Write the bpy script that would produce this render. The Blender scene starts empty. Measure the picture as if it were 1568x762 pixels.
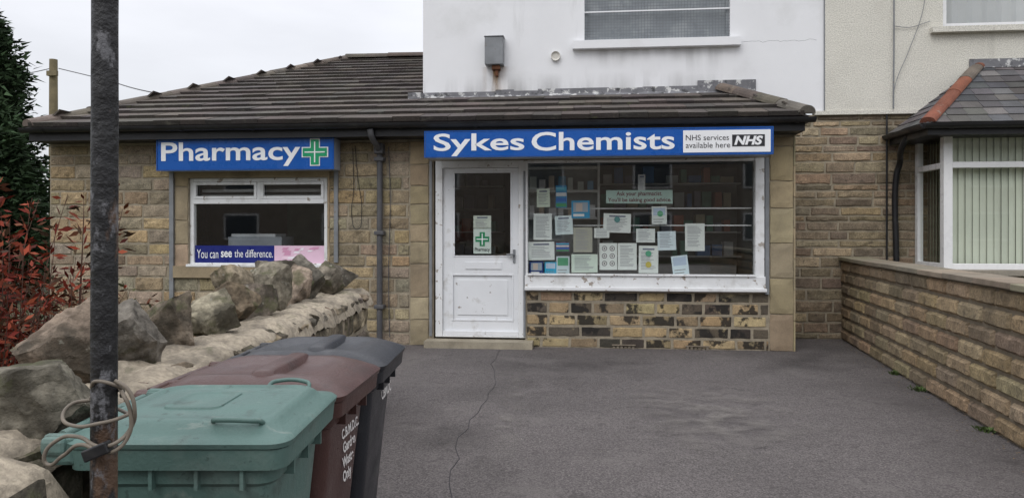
import bpy, bmesh, math, random
from mathutils import Vector, noise, Matrix
random.seed(7)
R=random.uniform
sc=bpy.context.scene
sc.view_settings.view_transform='Standard'; sc.view_settings.look='None'; sc.view_settings.exposure=0
# ------------------------------------------------------------------ survey frame
F=1132.4; PSI=math.radians(6); CS,SN,T=math.cos(PSI),math.sin(PSI),math.tan(PSI); H=1.42
def E(u,v,y):
    """survey bearing/elevation -> metres on a wall plane standing at distance y"""
    t=(u-784)/F; x=y*(t-T)/(1+T*t); dep=-x*SN+y*CS
    return x, H+(351-v)/F*dep
def X(u,y): return E(u,351,y)[0]
def Z(u,v,y): return E(u,v,y)[1]
def W(lat,dep,z=0): return Vector((lat*CS-dep*SN, lat*SN+dep*CS, z))
def P(u,v,dep): return W((u-784)/F*dep,dep,H+(351-v)/F*dep)
# ------------------------------------------------------------------ materials
def M(name,col,rough=.75,var=.2,scale=6,bump=.25,bscale=60,metal=0,attr=False,dirts=(),spec=.4,fine=0,bdist=.01):
    m=bpy.data.materials.new(name); m.use_nodes=True; nt=m.node_tree; N=nt.nodes; L=nt.links
    b=N['Principled BSDF']; b.inputs['Roughness'].default_value=rough; b.inputs['Metallic'].default_value=metal
    b.inputs['Specular IOR Level'].default_value=spec
    tc=N.new('ShaderNodeTexCoord'); src=tc.outputs['Object']
    if attr:
        a=N.new('ShaderNodeAttribute'); a.attribute_name='Col'; c=a.outputs['Color']
    else:
        a=N.new('ShaderNodeRGB'); a.outputs[0].default_value=(*col,1); c=a.outputs[0]
    def nz(s,det=6,mp=None):
        n=N.new('ShaderNodeTexNoise'); n.inputs['Scale'].default_value=s; n.inputs['Detail'].default_value=det; n.inputs['Roughness'].default_value=.62
        if mp:
            q=N.new('ShaderNodeMapping'); q.inputs['Scale'].default_value=mp; L.new(src,q.inputs[0]); L.new(q.outputs[0],n.inputs['Vector'])
        else: L.new(src,n.inputs['Vector'])
        return n.outputs[0]
    def mulv(c,f,lo,hi,a=.3,bb=.7):
        r=N.new('ShaderNodeMapRange'); r.inputs[1].default_value=a; r.inputs[2].default_value=bb; r.inputs[3].default_value=lo; r.inputs[4].default_value=hi
        L.new(f,r.inputs[0]); x=N.new('ShaderNodeMix'); x.data_type='RGBA'; x.blend_type='MULTIPLY'; x.inputs[0].default_value=1
        L.new(c,x.inputs[6]); L.new(r.outputs[0],x.inputs[7]); return x.outputs[2]
    c=mulv(c,nz(scale),1-var,1+var)
    if fine: c=mulv(c,nz(bscale*1.3,3),1-fine,1+fine,.35,.65)
    for d in dirts:  # (colour, threshold, softness, scale, strength, mapping)
        f=nz(d[3],8,d[5] if len(d)>5 else None)
        r=N.new('ShaderNodeMapRange'); r.inputs[1].default_value=d[1]; r.inputs[2].default_value=d[1]+d[2]; r.inputs[3].default_value=0; r.inputs[4].default_value=d[4]
        L.new(f,r.inputs[0]); x=N.new('ShaderNodeMix'); x.data_type='RGBA'; L.new(r.outputs[0],x.inputs[0]); L.new(c,x.inputs[6]); x.inputs[7].default_value=(*d[0],1); c=x.outputs[2]
    L.new(c,b.inputs['Base Color'])
    rr=N.new('ShaderNodeMapRange'); rr.inputs[1].default_value=.3; rr.inputs[2].default_value=.7; rr.inputs[3].default_value=max(0,rough-.12); rr.inputs[4].default_value=min(1,rough+.12)
    L.new(nz(scale*2),rr.inputs[0]); L.new(rr.outputs[0],b.inputs['Roughness'])
    if bump:
        bp=N.new('ShaderNodeBump'); bp.inputs['Strength'].default_value=bump; bp.inputs['Distance'].default_value=bdist
        L.new(nz(bscale,5),bp.inputs['Height']); L.new(bp.outputs[0],b.inputs['Normal'])
    return m
def glassmat(name,tint=.82,base=.07):
    m=bpy.data.materials.new(name); m.use_nodes=True; nt=m.node_tree; N=nt.nodes; L=nt.links
    N.remove(N['Principled BSDF']); o=N['Material Output']
    t=N.new('ShaderNodeBsdfTransparent'); t.inputs[0].default_value=(tint,tint*1.02,tint,1)
    g=N.new('ShaderNodeBsdfGlossy'); g.inputs['Roughness'].default_value=.02; g.inputs[0].default_value=(1,1,1,1)
    lw=N.new('ShaderNodeLayerWeight'); lw.inputs[0].default_value=.5
    pw=N.new('ShaderNodeMath'); pw.operation='POWER'; pw.inputs[1].default_value=5; L.new(lw.outputs['Facing'],pw.inputs[0])
    ma=N.new('ShaderNodeMath'); ma.operation='MULTIPLY_ADD'; ma.inputs[1].default_value=.85; ma.inputs[2].default_value=base; L.new(pw.outputs[0],ma.inputs[0])
    x=N.new('ShaderNodeMixShader'); L.new(ma.outputs[0],x.inputs[0]); L.new(t.outputs[0],x.inputs[1]); L.new(g.outputs[0],x.inputs[2]); L.new(x.outputs[0],o.inputs[0])
    return m
def decalmat(name,col,scale,mp,lo,hi,rough=.9,k=1):
    m=bpy.data.materials.new(name); m.use_nodes=True; nt=m.node_tree; N=nt.nodes; L=nt.links; b=N['Principled BSDF']
    b.inputs['Base Color'].default_value=(*col,1); b.inputs['Roughness'].default_value=rough
    a=N.new('ShaderNodeAttribute'); a.attribute_name='Col'
    tc=N.new('ShaderNodeTexCoord'); q=N.new('ShaderNodeMapping'); q.inputs['Scale'].default_value=mp
    n=N.new('ShaderNodeTexNoise'); n.inputs['Scale'].default_value=scale; n.inputs['Detail'].default_value=7
    r=N.new('ShaderNodeMapRange'); r.inputs[1].default_value=lo; r.inputs[2].default_value=hi; r.inputs[4].default_value=k
    mm=N.new('ShaderNodeMath'); mm.operation='MULTIPLY'
    L.new(tc.outputs['Object'],q.inputs[0]); L.new(q.outputs[0],n.inputs['Vector']); L.new(n.outputs[0],r.inputs[0]); L.new(r.outputs[0],mm.inputs[0]); L.new(a.outputs['Fac'],mm.inputs[1]); L.new(mm.outputs[0],b.inputs['Alpha'])
    return m
m_stone=M('sandstone',(.3,.22,.13),.9,.32,9,.85,45,attr=True,fine=.28,dirts=[((.07,.058,.045),.52,.2,1.6,.5),((.055,.045,.036),.59,.08,14,.55)])
m_plinth=M('weathered_plinth_stone',(.3,.22,.13),.85,.25,9,.5,55,attr=True,fine=.2,dirts=[((.018,.016,.014),.515,.045,4.0,.92),((.38,.31,.18),.60,.06,5.5,.7)])
m_mortar=M('mortar',(.29,.25,.185),.95,.25,12,.6,90,fine=.15)
m_mortar_top=M('mortar_capping',(.31,.265,.20),.95,.3,7,1,34,fine=.22,dirts=[((.10,.085,.065),.50,.13,4,.75),((.07,.075,.04),.60,.06,7,.5)])
m_ashlar=M('ashlar_stone',(.3,.24,.14),.85,.22,3.5,.3,90,attr=True,fine=.12,dirts=[((.10,.075,.045),.54,.2,2.3,.55)])
m_boulder=M('rough_boulder_stone',(.3,.25,.18),.97,.42,6,1.0,17,attr=True,fine=.38,spec=.12,bdist=.018,dirts=[((.040,.036,.028),.48,.13,4.5,.8),((.075,.08,.038),.56,.08,7,.6),((.27,.26,.215),.64,.035,15,.6)])
m_white=M('white_render',(.78,.785,.795),.85,.04,1.2,.3,110,dirts=[((.50,.50,.48),.57,.2,1.1,.38),((.46,.46,.45),.61,.1,2.2,.4,(1,1,.15))])
m_pebble=M('pebbledash',(.64,.62,.55),.95,.06,1.5,1.0,60,fine=.22,dirts=[((.42,.39,.33),.57,.2,1.2,.4),((.4,.38,.33),.59,.12,2.5,.4,(1,1,.12))])
m_paint=M('chipped_white_paint',(.74,.75,.75),.5,.05,4,.25,50,dirts=[((.26,.21,.16),.615,.015,11,.85),((.46,.45,.42),.54,.14,5,.55)])
m_door=M('door_white_paint',(.75,.765,.78),.42,.04,3,.12,60,dirts=[((.40,.38,.34),.58,.12,6,.5),((.22,.18,.14),.665,.01,9,.8)])
m_upvc=M('white_upvc',(.80,.80,.80),.3,.03,4,0)
m_tile=M('concrete_roof_tile',(.1,.08,.07),.9,.3,2,.7,50,attr=True,fine=.25,dirts=[((.16,.15,.12),.59,.08,6,.4),((.04,.036,.032),.53,.15,2,.55),((.09,.10,.045),.64,.05,5,.5)])
m_slate=M('slate',(.1,.1,.1),.7,.25,5,.4,60,attr=True,fine=.15)
m_ridge=M('ridge_tile',(.19,.15,.12),.9,.3,5,.6,60,attr=True,fine=.15,dirts=[((.24,.225,.19),.61,.1,12,.5)])
m_black=M('black_plastic_gutter',(.016,.016,.018),.45,.3,4,.1,50,dirts=[((.08,.075,.065),.60,.12,7,.4)])
m_grey=M('grey_metal',(.20,.21,.22),.5,.2,6,.1,50,dirts=[((.12,.08,.05),.62,.08,12,.5)])
m_dgrey=M('dark_grey_pipe',(.08,.08,.085),.5,.2,6,.1,50,dirts=[((.18,.16,.14),.6,.1,12,.4)])
m_lead=M('lead_flashing',(.16,.16,.17),.7,.3,6,.5,30,dirts=[((.6,.6,.58),.55,.05,12,.85),((.03,.03,.03),.56,.08,7,.85)])
m_asphalt=M('asphalt',(.118,.106,.103),.94,.14,.7,1,80,fine=.5,spec=.25,dirts=[((.078,.070,.068),.50,.18,.5,.65),((.165,.150,.142),.55,.14,1.7,.5),((.055,.049,.048),.58,.06,8,.4),((.24,.225,.205),.645,.03,38,.75),((.03,.027,.027),.66,.03,30,.6)])
m_soil=M('garden_ground',(.06,.06,.03),.95,.4,2,.8,30,fine=.3)
m_grass=M('weed_blades',(.07,.11,.03),.8,.4,20,0)
m_blue=M('blue_sign_face',(.006,.085,.36),.28,.05,2,0,dirts=[((.05,.13,.36),.6,.2,3,.3)])
m_bluedk=M('dark_blue_vinyl',(.012,.02,.16),.35,.1,3,0)
m_signwhite=M('sign_white',(.80,.81,.82),.35,.03,3,0)
m_binwhite=M('worn_white_print',(.66,.64,.62),.6,.2,30,0)
m_signgrey=M('sign_side_metal',(.30,.33,.38),.45,.1,5,0)
m_ink=M('black_ink',(.02,.02,.025),.5,.1,5,0)
m_redink=M('dark_red_ink',(.18,.02,.04),.5,.1,5,0)
m_greenx=M('green_cross',(.01,.30,.13),.35,.08,4,0)
m_paper=M('paper',(.8,.8,.8),.7,.05,6,0,attr=True)
m_dark=M('dark_interior',(.05,.052,.055),.8,.2,2,0)
m_inter=M('interior_wall',(.24,.27,.26),.8,.3,1,0)
m_items=M('shelf_items',(.3,.3,.3),.6,.2,4,0,attr=True)
m_glass=glassmat('window_glass',.88,.11); m_glassb=glassmat('neighbour_window_glass',.92,.06)
m_blind=M('fabric_blind',(.62,.66,.50),.8,.05,3,0,attr=True)
m_pole=M('worn_black_paint_metal',(.016,.016,.017),.5,.3,12,1.0,28,dirts=[((.11,.065,.04),.555,.05,9,.8,(1,1,.45)),((.17,.17,.18),.55,.06,24,.7,(1,1,.6))])
m_cord=M('cable_sheath',(.16,.135,.105),.6,.2,30,.1,50)
m_bing=M('faded_green_plastic',(.085,.150,.132),.5,.15,3,.25,80,dirts=[((.19,.235,.21),.53,.15,4,.5),((.035,.06,.052),.56,.1,8,.55),((.25,.28,.25),.61,.05,3,.5,(1,5,1)),((.035,.055,.048),.63,.02,25,.5)])
m_binb=M('brown_plastic',(.070,.034,.029),.36,.15,3,.25,80,dirts=[((.16,.12,.11),.55,.15,4,.4),((.03,.02,.017),.57,.1,9,.4),((.2,.17,.15),.66,.02,25,.4)])
m_bink=M('black_plastic',(.024,.026,.031),.38,.15,3,.25,80,dirts=[((.09,.09,.095),.55,.15,5,.4)])
m_leafr=M('red_foliage',(.2,.05,.03),.7,.25,20,0,attr=True,spec=.12)
m_bark=M('bark',(.12,.08,.06),.9,.3,12,.5,40)
m_twig=M('red_brown_twig',(.095,.055,.042),.85,.3,12,.3,40,spec=.15)
m_conif=M('conifer_foliage',(.03,.05,.02),.8,.3,6,0,attr=True,spec=.12)
m_wood=M('weathered_pole_wood',(.17,.14,.08),.9,.3,3,.5,30)
m_rust=decalmat('rust_stain',(.42,.25,.10),7,(1,1,.12),.38,.62)
m_grime=decalmat('wall_grime',(.16,.15,.13),5,(1,1,.15),.42,.7,k=.6)
m_damp=decalmat('damp_stain',(.05,.045,.043),1.6,(1,1,.6),.40,.75,k=.6)
m_lightpatch=decalmat('pale_worn_patch',(.24,.22,.20),5,(1,1,1),.42,.75,k=.7)
# ------------------------------------------------------------------ mesh builder
class MB:
    def __init__(s): s.v=[];s.f=[];s.c=[];s.m=[]
    def face(s,pts,col=(1,1,1),mi=0):
        i=len(s.v); s.v+= [tuple(p) for p in pts]; s.f.append(tuple(range(i,i+len(pts)))); s.c.append(col); s.m.append(mi)
    def add(s,vs,fs,col=(1,1,1),mi=0):
        i=len(s.v); s.v+=[tuple(p) for p in vs]
        for f in fs: s.f.append(tuple(i+k for k in f)); s.c.append(col); s.m.append(mi)
    def box(s,a,b,col=(1,1,1),mi=0):
        x0,y0,z0=[min(a[i],b[i]) for i in range(3)]; x1,y1,z1=[max(a[i],b[i]) for i in range(3)]
        s.add([(x0,y0,z0),(x1,y0,z0),(x1,y1,z0),(x0,y1,z0),(x0,y0,z1),(x1,y0,z1),(x1,y1,z1),(x0,y1,z1)],
              [(0,3,2,1),(4,5,6,7),(0,1,5,4),(1,2,6,5),(2,3,7,6),(3,0,4,7)],col,mi)
    def build(s,name,parent=None,mats=(),smooth=False,bevel=0,loc=None,rotz=0,angle=35):
        me=bpy.data.meshes.new(name); me.from_pydata(s.v,[],s.f); 
        for m in mats: me.materials.append(m)
        me.polygons.foreach_set('material_index',s.m)
        ca=me.color_attributes.new('Col','FLOAT_COLOR','CORNER'); d=[]
        for p,c in zip(me.polygons,s.c):
            if len(c)==3 and not isinstance(c[0],(tuple,list)): d+= [c[0],c[1],c[2],1]*p.loop_total
            else:
                for q in c: d+=[q[0],q[1],q[2],1]
        ca.data.foreach_set('color',d)
        if smooth:
            me.polygons.foreach_set('use_smooth',[True]*len(me.polygons)); me.set_sharp_from_angle(angle=math.radians(angle))
        me.update(); o=bpy.data.objects.new(name,me); sc.collection.objects.link(o)
        if parent: o.parent=parent
        if loc: o.location=loc
        o.rotation_euler[2]=rotz
        if bevel:
            md=o.modifiers.new('b','BEVEL'); md.width=bevel; md.segments=2; md.limit_method='ANGLE'
        return o
def empty(name,loc=(0,0,0),rotz=0):
    o=bpy.data.objects.new(name,None); sc.collection.objects.link(o); o.location=loc; o.rotation_euler[2]=rotz; return o
ZV=Vector((0,0,1))
def block(mb,O,S,N,s0,s1,z0,z1,d,rg,col,mi=0,ins=.014,back=-.008):
    if s1-s0<.025 or z1-z0<.025: return
    ins=min(ins,(s1-s0)*.3,(z1-z0)*.3)
    ns=max(1,int((s1-s0-2*ins)/.075)); nz=max(1,int((z1-z0-2*ins)/.055))
    ss=[s0]+[s0+ins+(s1-s0-2*ins)*i/ns for i in range(ns+1)]+[s1]; zz=[z0]+[z0+ins+(z1-z0-2*ins)*i/nz for i in range(nz+1)]+[z1]
    vs=[];A=len(ss);B=len(zz)
    for j,z in enumerate(zz):
        for i,s in enumerate(ss):
            ring=min(i,j,A-1-i,B-1-j)
            h=back if ring==0 else (d*.6+R(-.5,.5)*rg if ring==1 else d+R(-1,1)*rg)
            js=R(-.003,.003) if ring==0 else R(-.006,.006)
            vs.append(O+S*(s+js)+ZV*(z+js)+N*h)
    flip=S.cross(ZV).dot(N)<0; fs=[]
    for j in range(B-1):
        for i in range(A-1):
            q=(j*A+i,j*A+i+1,(j+1)*A+i+1,(j+1)*A+i); fs.append(q[::-1] if flip else q)
    mb.add(vs,fs,col,mi)
def vary(c,a=.18):
    k=R(1-a,1+a); return tuple(max(.01,x*k*R(.95,1.05)) for x in c)
BUFF=[(.32,.25,.155),(.29,.22,.14),(.36,.27,.155),(.26,.205,.135),(.38,.28,.155),(.30,.25,.18),(.24,.19,.125),(.34,.275,.19)]
def coursed(mb,O,S,N,s0,s1,z0,z1,hr,lr,pal,holes=(),d=.014,rg=.006,gap=.012,mi=0,ins=.014,va=.18):
    z=z0
    while z<z1-.03:
        h=R(*hr); zt=min(z+h,z1)
        if z1-zt<hr[0]*.6: zt=z1
        s=s0-R(0,lr[0])
        while s<s1:
            l=R(*lr); a=max(s,s0)+gap/2; b=min(s+l,s1)-gap/2; s+=l
            col=vary(random.choice(pal),va)
            segs=[(a,b,z+gap/2,zt-gap/2)]
            for (h0,h1,g0,g1) in holes:
                out=[]
                for (a1,b1,c1,d1) in segs:
                    if b1<=h0 or a1>=h1 or d1<=g0 or c1>=g1: out.append((a1,b1,c1,d1)); continue
                    if a1<h0: out.append((a1,h0,c1,d1))
                    if b1>h1: out.append((h1,b1,c1,d1))
                    m0,m1=max(a1,h0),min(b1,h1)
                    if c1<g0: out.append((m0,m1,c1,g0))
                    if d1>g1: out.append((m0,m1,g1,d1))
                segs=out
            for q in segs: block(mb,O,S,N,*q,d*R(.6,1.3),rg,col,mi,ins)
        z=zt
def wallcells(mb,x0,x1,z0,z1,y0,y1,holes,col=(1,1,1),mi=0):
    xs=sorted({x0,x1,*[h[0] for h in holes],*[h[1] for h in holes]}); zs=sorted({z0,z1,*[max(z0,h[2]) for h in holes],*[min(z1,h[3]) for h in holes]})
    for i in range(len(xs)-1):
        for j in range(len(zs)-1):
            cx=(xs[i]+xs[i+1])/2; cz=(zs[j]+zs[j+1])/2
            if any(h[0]<cx<h[1] and h[2]<cz<h[3] for h in holes): continue
            mb.box((xs[i],y0,zs[j]),(xs[i+1],y1,zs[j+1]),col,mi)
def frame(mb,x0,x1,z0,z1,y0,y1,t,mi=0,tb=None):
    tb=tb or t
    mb.box((x0,y0,z0),(x0+t,y1,z1),(1,1,1),mi); mb.box((x1-t,y0,z0),(x1,y1,z1),(1,1,1),mi)
    mb.box((x0+t,y0+.002,z0),(x1-t,y1-.002,z0+tb),(1,1,1),mi); mb.box((x0+t,y0+.002,z1-t),(x1-t,y1-.002,z1),(1,1,1),mi)
def tiles(mb,O,S,U,L,lo,hi,g,w,th,pal,mi=0,stag=True,va=.22):
    N=S.cross(U).normalized(); i=0
    while i*g<L-.02:
        t0=i*g; t1=min(t0+g*1.12,L); a=lo(t0+g*.4); b=hi(t0+g*.4)
        s=a-(w*.5 if (i%2 and stag) else 0)-.001; rowk=R(.88,1.12)
        while s<b:
            c=max(s,a)+.002; e=min(s+w,b)-.002; s+=w
            if e-c<.02: continue
            f=th*R(1.3,1.8); k=R(-.005,.005)
            top=[O+S*c+U*(t0+k)+N*(f+th),O+S*e+U*(t0+k)+N*(f+th+R(-.004,.004)),O+S*e+U*t1+N*(th*.9),O+S*c+U*t1+N*(th*.9)]
            bot=[O+S*c+U*(t0+k)+N*f*.2,O+S*e+U*(t0+k)+N*f*.2,O+S*e+U*t1,O+S*c+U*t1]
            col=tuple(x*rowk for x in vary(random.choice(pal),va))
            mb.add(top+bot,[(0,1,2,3),(5,6,2,1),(7,4,0,3)],col,mi); mb.add([top[0],top[1],bot[1],bot[0]],[(3,2,1,0)],tuple(x*.55 for x in col),mi)  # front edge face coloured darker, a painted shadow line along each course
        i+=1
def ridgetiles(mb,A,B,ln,r,pal,mi=0):
    A=Vector(A);B=Vector(B);D=(B-A);L=D.length;D.normalize(); sd=D.cross(ZV).normalized(); up=sd.cross(D).normalized()
    n=int(L/ln)
    for i in range(n+1):
        a=i*ln; b=min(a+ln*1.04,L+.03); r0=r*1.03; r1=r*.98; col=vary(random.choice(pal),.2); vs=[];K=8; j=R(-.006,.006)
        for (t,rr) in ((a,r0),(b,r1)):
            for k in range(K+1):
                an=math.pi*k/K; vs.append(A+D*t+sd*(math.cos(an)*rr)+up*(math.sin(an)*rr*.75-.03+j))
        fs=[(k,k+1,K+1+k+1,K+1+k) for k in range(K)]+[tuple(range(K+1)),tuple(range(2*K+1,K,-1))]
        mb.add(vs,fs,col,mi)
def tube(name,pts,r,mat,parent=None,auto=True,res=8):
    cu=bpy.data.curves.new(name,'CURVE'); cu.dimensions='3D'; cu.bevel_depth=r; cu.bevel_resolution=3; cu.resolution_u=res; cu.use_fill_caps=True
    if auto:
        sp=cu.splines.new('BEZIER'); sp.bezier_points.add(len(pts)-1)
        for p,q in zip(sp.bezier_points,pts): p.co=q; p.handle_left_type=p.handle_right_type='AUTO'
    else:
        sp=cu.splines.new('POLY'); sp.points.add(len(pts)-1)
        for p,q in zip(sp.points,pts): p.co=(*q,1)
    cu.materials.append(mat); o=bpy.data.objects.new(name,cu); sc.collection.objects.link(o)
    if parent: o.parent=parent
    return o
def text(name,body,x0,x1,z0,z1,y,mat,parent,bold=0,shear=0):
    cu=bpy.data.curves.new(name,'FONT'); cu.body=body; cu.size=1; cu.offset=bold; cu.shear=shear; cu.extrude=0; cu.resolution_u=4; cu.materials.append(mat)
    o=bpy.data.objects.new(name,cu); sc.collection.objects.link(o); bpy.context.view_layer.update()
    bb=o.bound_box; mx,Mx=min(b[0] for b in bb),max(b[0] for b in bb); my,My=min(b[1] for b in bb),max(b[1] for b in bb)
    sx=(x1-x0)/(Mx-mx); sy=(z1-z0)/(My-my); o.scale=(sx,sy,1); o.rotation_euler=(math.pi/2,0,0); o.location=(x0-mx*sx,y,z0-my*sy); o.parent=parent; return o
# ------------------------------------------------------------------ ground
g=MB(); g.face([(-300,-300,0),(300,-300,0),(300,300,0),(-300,300,0)]); g.build('ground',None,[m_soil])
a=W(-1.3,1.2);b=W(-1.3,6.2)
g=MB(); g.face([(-1.4,-3.2,.004),(2.6,-3.2,.004),(2.6,2.0,.004),(3.35,9.95,.004),(-3.6,9.95,.004),(-3.6,6.3,.004),(b.x,b.y,.004),(a.x,a.y,.004)]); g.build('driveway',None,[m_asphalt])
m_pave=M('concrete_pavement',(.25,.24,.22),.9,.2,2,.4,80,fine=.15)
g=MB(); g.box((-60,-5.2,-.1),(60,-3.2,.002)); g.box((-60,-5.35,-.12),(60,-5.2,.0)); g.build('pavement',None,[m_pave])
g=MB(); g.face([(-60,-12.5,.006),(60,-12.5,.006),(60,-5.35,.006),(-60,-5.35,.006)]); g.build('road',None,[m_asphalt])
def patch(mb,pts_uv,z=.008,col=(1,1,1)):
    pts=[]
    for u,v in pts_uv:
        d=H*F/(v-351); q=W((u-784)/F*d,d,z); pts.append(q)
    c=sum(pts,Vector())/len(pts); n=len(pts)
    for i in range(n): mb.face([c,pts[i],pts[(i+1)%n]],[(1,1,1),(0,0,0),(0,0,0)])
g=MB(); patch(g,[(596,565),(622,535),(665,533),(648,558),(615,590)]); patch(g,[(720,740),(765,600),(800,550),(815,640),(780,740)],.012); patch(g,[(900,600),(1100,575),(1250,620),(1300,720),(1000,740)],.018); g.build('worn_patches',bpy.data.objects['driveway'],[m_lightpatch])
g=MB(); patch(g,[(1110,580),(1200,522),(1290,522),(1350,555),(1290,600)],.010); patch(g,[(640,620),(700,545),(900,536),(1100,540),(1000,590),(800,650)],.016); patch(g,[(600,640),(760,640),(800,760),(600,760)],.022)
g.build('damp_patches',bpy.data.objects['driveway'],[m_damp])
random.seed(3)
cr=[]
for i in range(26): cr.append((-.72+.05*math.sin(i*.5)+R(-.03,.03)-i*.012,2.9+i*.23,.0052))
tube('surface_crack',cr,.0022,m_ink,bpy.data.objects['driveway'],auto=False)
random.seed(7)
# ------------------------------------------------------------------ pharmacy building
D=8.9
bld=empty('pharmacy_building',(0,0,0))
XL=-6.95; XR=X(1215,D)
pw=(X(289,D),X(501,D),Z(395,407,D),Z(395,272,D))
px0,px1,pz0,pz1=pw
dx0,dx1=X(664,D),X(804,D); dz1=Z(735,246,D)
sx0,sx1=X(804,D),X(1176,D); sz0=Z(980,446,D); sz1=dz1
holes=[(px0,px1,pz0,pz1),(dx0,dx1,0,dz1),(sx0,sx1,sz0,sz1)]
w=MB(); wallcells(w,XL,XR,0,2.55,D,D+.2,holes)
w.box((XL,D+.2,0),(XL+.2,19,2.55)); w.box((XR-.2,D+.2,0),(XR,9.9,2.62)); w.build('masonry_core',bld,[m_mortar])
O=Vector((0,D,0)); S=Vector((1,0,0)); N=Vector((0,-1,0))
pl=X(628,D); pr=X(657,D); qr=X(1178,D)
jx=X(268,D); sillz=Z(350,425,D)
w=MB()
coursed(w,O,S,N,XL,pl,0,2.5,(.13,.19),(.28,.62),BUFF,holes=[(jx,px1+.03,sillz,pz1+.12)],d=.018,rg=.010)
w.build('coursed_stone_wall',bld,[m_stone])
w=MB(); coursed(w,O,S,N,sx0+.01,qr,0.0,sz0-.005,(.125,.15),(.26,.42),[(.30,.22,.13),(.36,.27,.15),(.26,.2,.12),(.10,.08,.06),(.05,.042,.035),(.40,.31,.17)],d=.012,rg=.005,gap=.016)
w.build('window_plinth',bld,[m_plinth])
ASH=[(.32,.26,.165),(.295,.235,.15),(.35,.28,.18)]
w=MB()
def ashcol(s0,s1,z0,z1,hs=(.2,.42),d=.02):
    z=z0
    while z<z1-.02:
        t=min(z+R(*hs),z1)
        if z1-t<.1:t=z1
        block(w,O,S,N,s0+.003,s1-.003,z+.003,t-.003,d,.0012,vary(random.choice(ASH),.1),0,.006); z=t
ashcol(pl,pr,0,2.5); ashcol(qr,XR,0,2.5,(.3,.45))
ashcol(jx,px0,sillz+.0,pz1+.1,(.3,.6)); ashcol(px1,px1+.04,sillz,pz1+.1,(.5,.8))
for k in range(7): w.box((XR-.002,D-.016,k*.36+.003),(XR+.018,D+.35,k*.36+.353),vary(ASH[0],.1))
w.box((jx,D-.05,sillz),(px1+.04,D+.15,pz0-.001),ASH[1]); w.box((jx,D-.022,pz1),(px1+.04,D+.05,2.5),ASH[0])
w.box((X(655,D),D-.22,0),(X(817,D),D+.3,Z(735,519,D)),(.30,.265,.2))
w.build('dressed_stone',bld,[m_ashlar])
w=MB()
for u in (955,1068):
    xx=X(u,D); 
    for k in range(6): w.box((xx-.13+k*.045,D-.03,.0),(xx-.13+k*.045+.03,D-.0,.03+R(-.01,.008)),(.2,.17,.13))
    w.box((xx-.14,D-.026,.04),(xx+.14,D-.004,.052),(.24,.2,.15))
w.build('air_bricks',bld,[m_ashlar])
# interior
w=MB(); y0=D+.21; y1=12.6
w.face([(XL+.2,y1,0),(XR-.2,y1,0),(XR-.2,y1,2.5),(XL+.2,y1,2.5)]); w.face([(XL+.2,y0,.01),(XR-.2,y0,.01),(XR-.2,y1,.01),(XL+.2,y1,.01)],mi=1)
w.face([(XL+.2,y0,2.5),(XR-.2,y0,2.5),(XR-.2,y1,2.5),(XL+.2,y1,2.5)]); w.face([(XL+.2,y0,0),(XL+.2,y1,0),(XL+.2,y1,2.5),(XL+.2,y0,2.5)]); w.face([(XR-.2,y0,0),(XR-.2,y1,0),(XR-.2,y1,2.5),(XR-.2,y0,2.5)])
w.box((-2.6,y0,0),(-2.5,y1,2.5)); w.build('interior_shell',bld,[m_inter,m_dark])
w=MB()
for (xa,xb,yy,nsh) in ((-1.0,2.1,10.9,6),(-2.4,-1.3,11.3,6)):
    w.box((xa,yy,0),(xb,yy+.03,2.3),(.22,.23,.22))
    for k in range(nsh):
        zz=.35+k*.34; w.box((xa,yy-.32,zz),(xb,yy-.001,zz+.02),(.62,.62,.6)); x=xa+.05
        while x<xb-.2:
            bw=R(.06,.18); hh=R(.08,.24); 
            if random.random()<.8: w.box((x,yy-.26-R(0,.04),zz+.021),(x+bw,yy-.05,zz+.02+hh),random.choice([(.7,.7,.7),(.12,.25,.5),(.5,.2,.14),(.2,.4,.3),(.55,.5,.36),(.3,.3,.36),(.6,.66,.66)]))
            x+=bw+R(.01,.05)
w.box((-.6,9.9,0),(1.9,10.3,.95),(.32,.31,.3)); w.box((-.9,9.15,0),(2.0,9.5,.62),(.42,.38,.33))
# pale wall unit near the door end of the window and a display frame
w.box((-.82,9.6,1.55),(.1,9.9,1.58),(.7,.7,.68)); w.box((-.82,9.6,1.9),(.1,9.9,1.93),(.7,.7,.68)); w.box((-.82,9.6,2.2),(.1,9.9,2.23),(.7,.7,.68)); w.box((-.84,9.6,.96),(-.81,9.9,2.3),(.7,.7,.68)); w.box((.1,9.6,.96),(.13,9.9,2.3),(.7,.7,.68)); w.box((-.82,9.88,.96),(.1,9.9,2.3),(.4,.42,.42))
for k in range(14):
    x=-.78+(k%7)*.125; zz=1.581 if k<7 else 1.931; w.box((x,9.62,zz),(x+R(.06,.1),9.72,zz+R(.1,.2)),random.choice([(.7,.7,.72),(.2,.4,.6),(.6,.5,.4),(.65,.7,.66)]))
for k in range(9):
    x=-.75+k*.3+R(-.05,.05); w.box((x,9.2,.621),(x+R(.08,.2),9.35,.62+R(.04,.13)),random.choice([(.4,.1,.08),(.1,.15,.35),(.5,.5,.5),(.4,.36,.2)]))
w.build('shop_shelving',bld,[m_items])
w=MB(); w.box((px0+.1,9.25,0),(px1-.1,9.8,pz0+.08),(.3,.28,.25))
a=X(355,9.4);b_=X(436,9.4); w.box((a,9.3,pz0+.081),(b_,9.7,pz0+.36),(.30,.33,.37)); w.box((a+.03,9.33,pz0+.361),(b_-.1,9.68,pz0+.40),(.6,.62,.65)); w.box((a+.06,9.29,pz0+.2),(b_-.06,9.299,pz0+.24),(.08,.09,.1)); w.box((b_+.1,9.3,pz0+.081),(b_+.3,9.6,pz0+.22),(.5,.5,.5)); 
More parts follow.
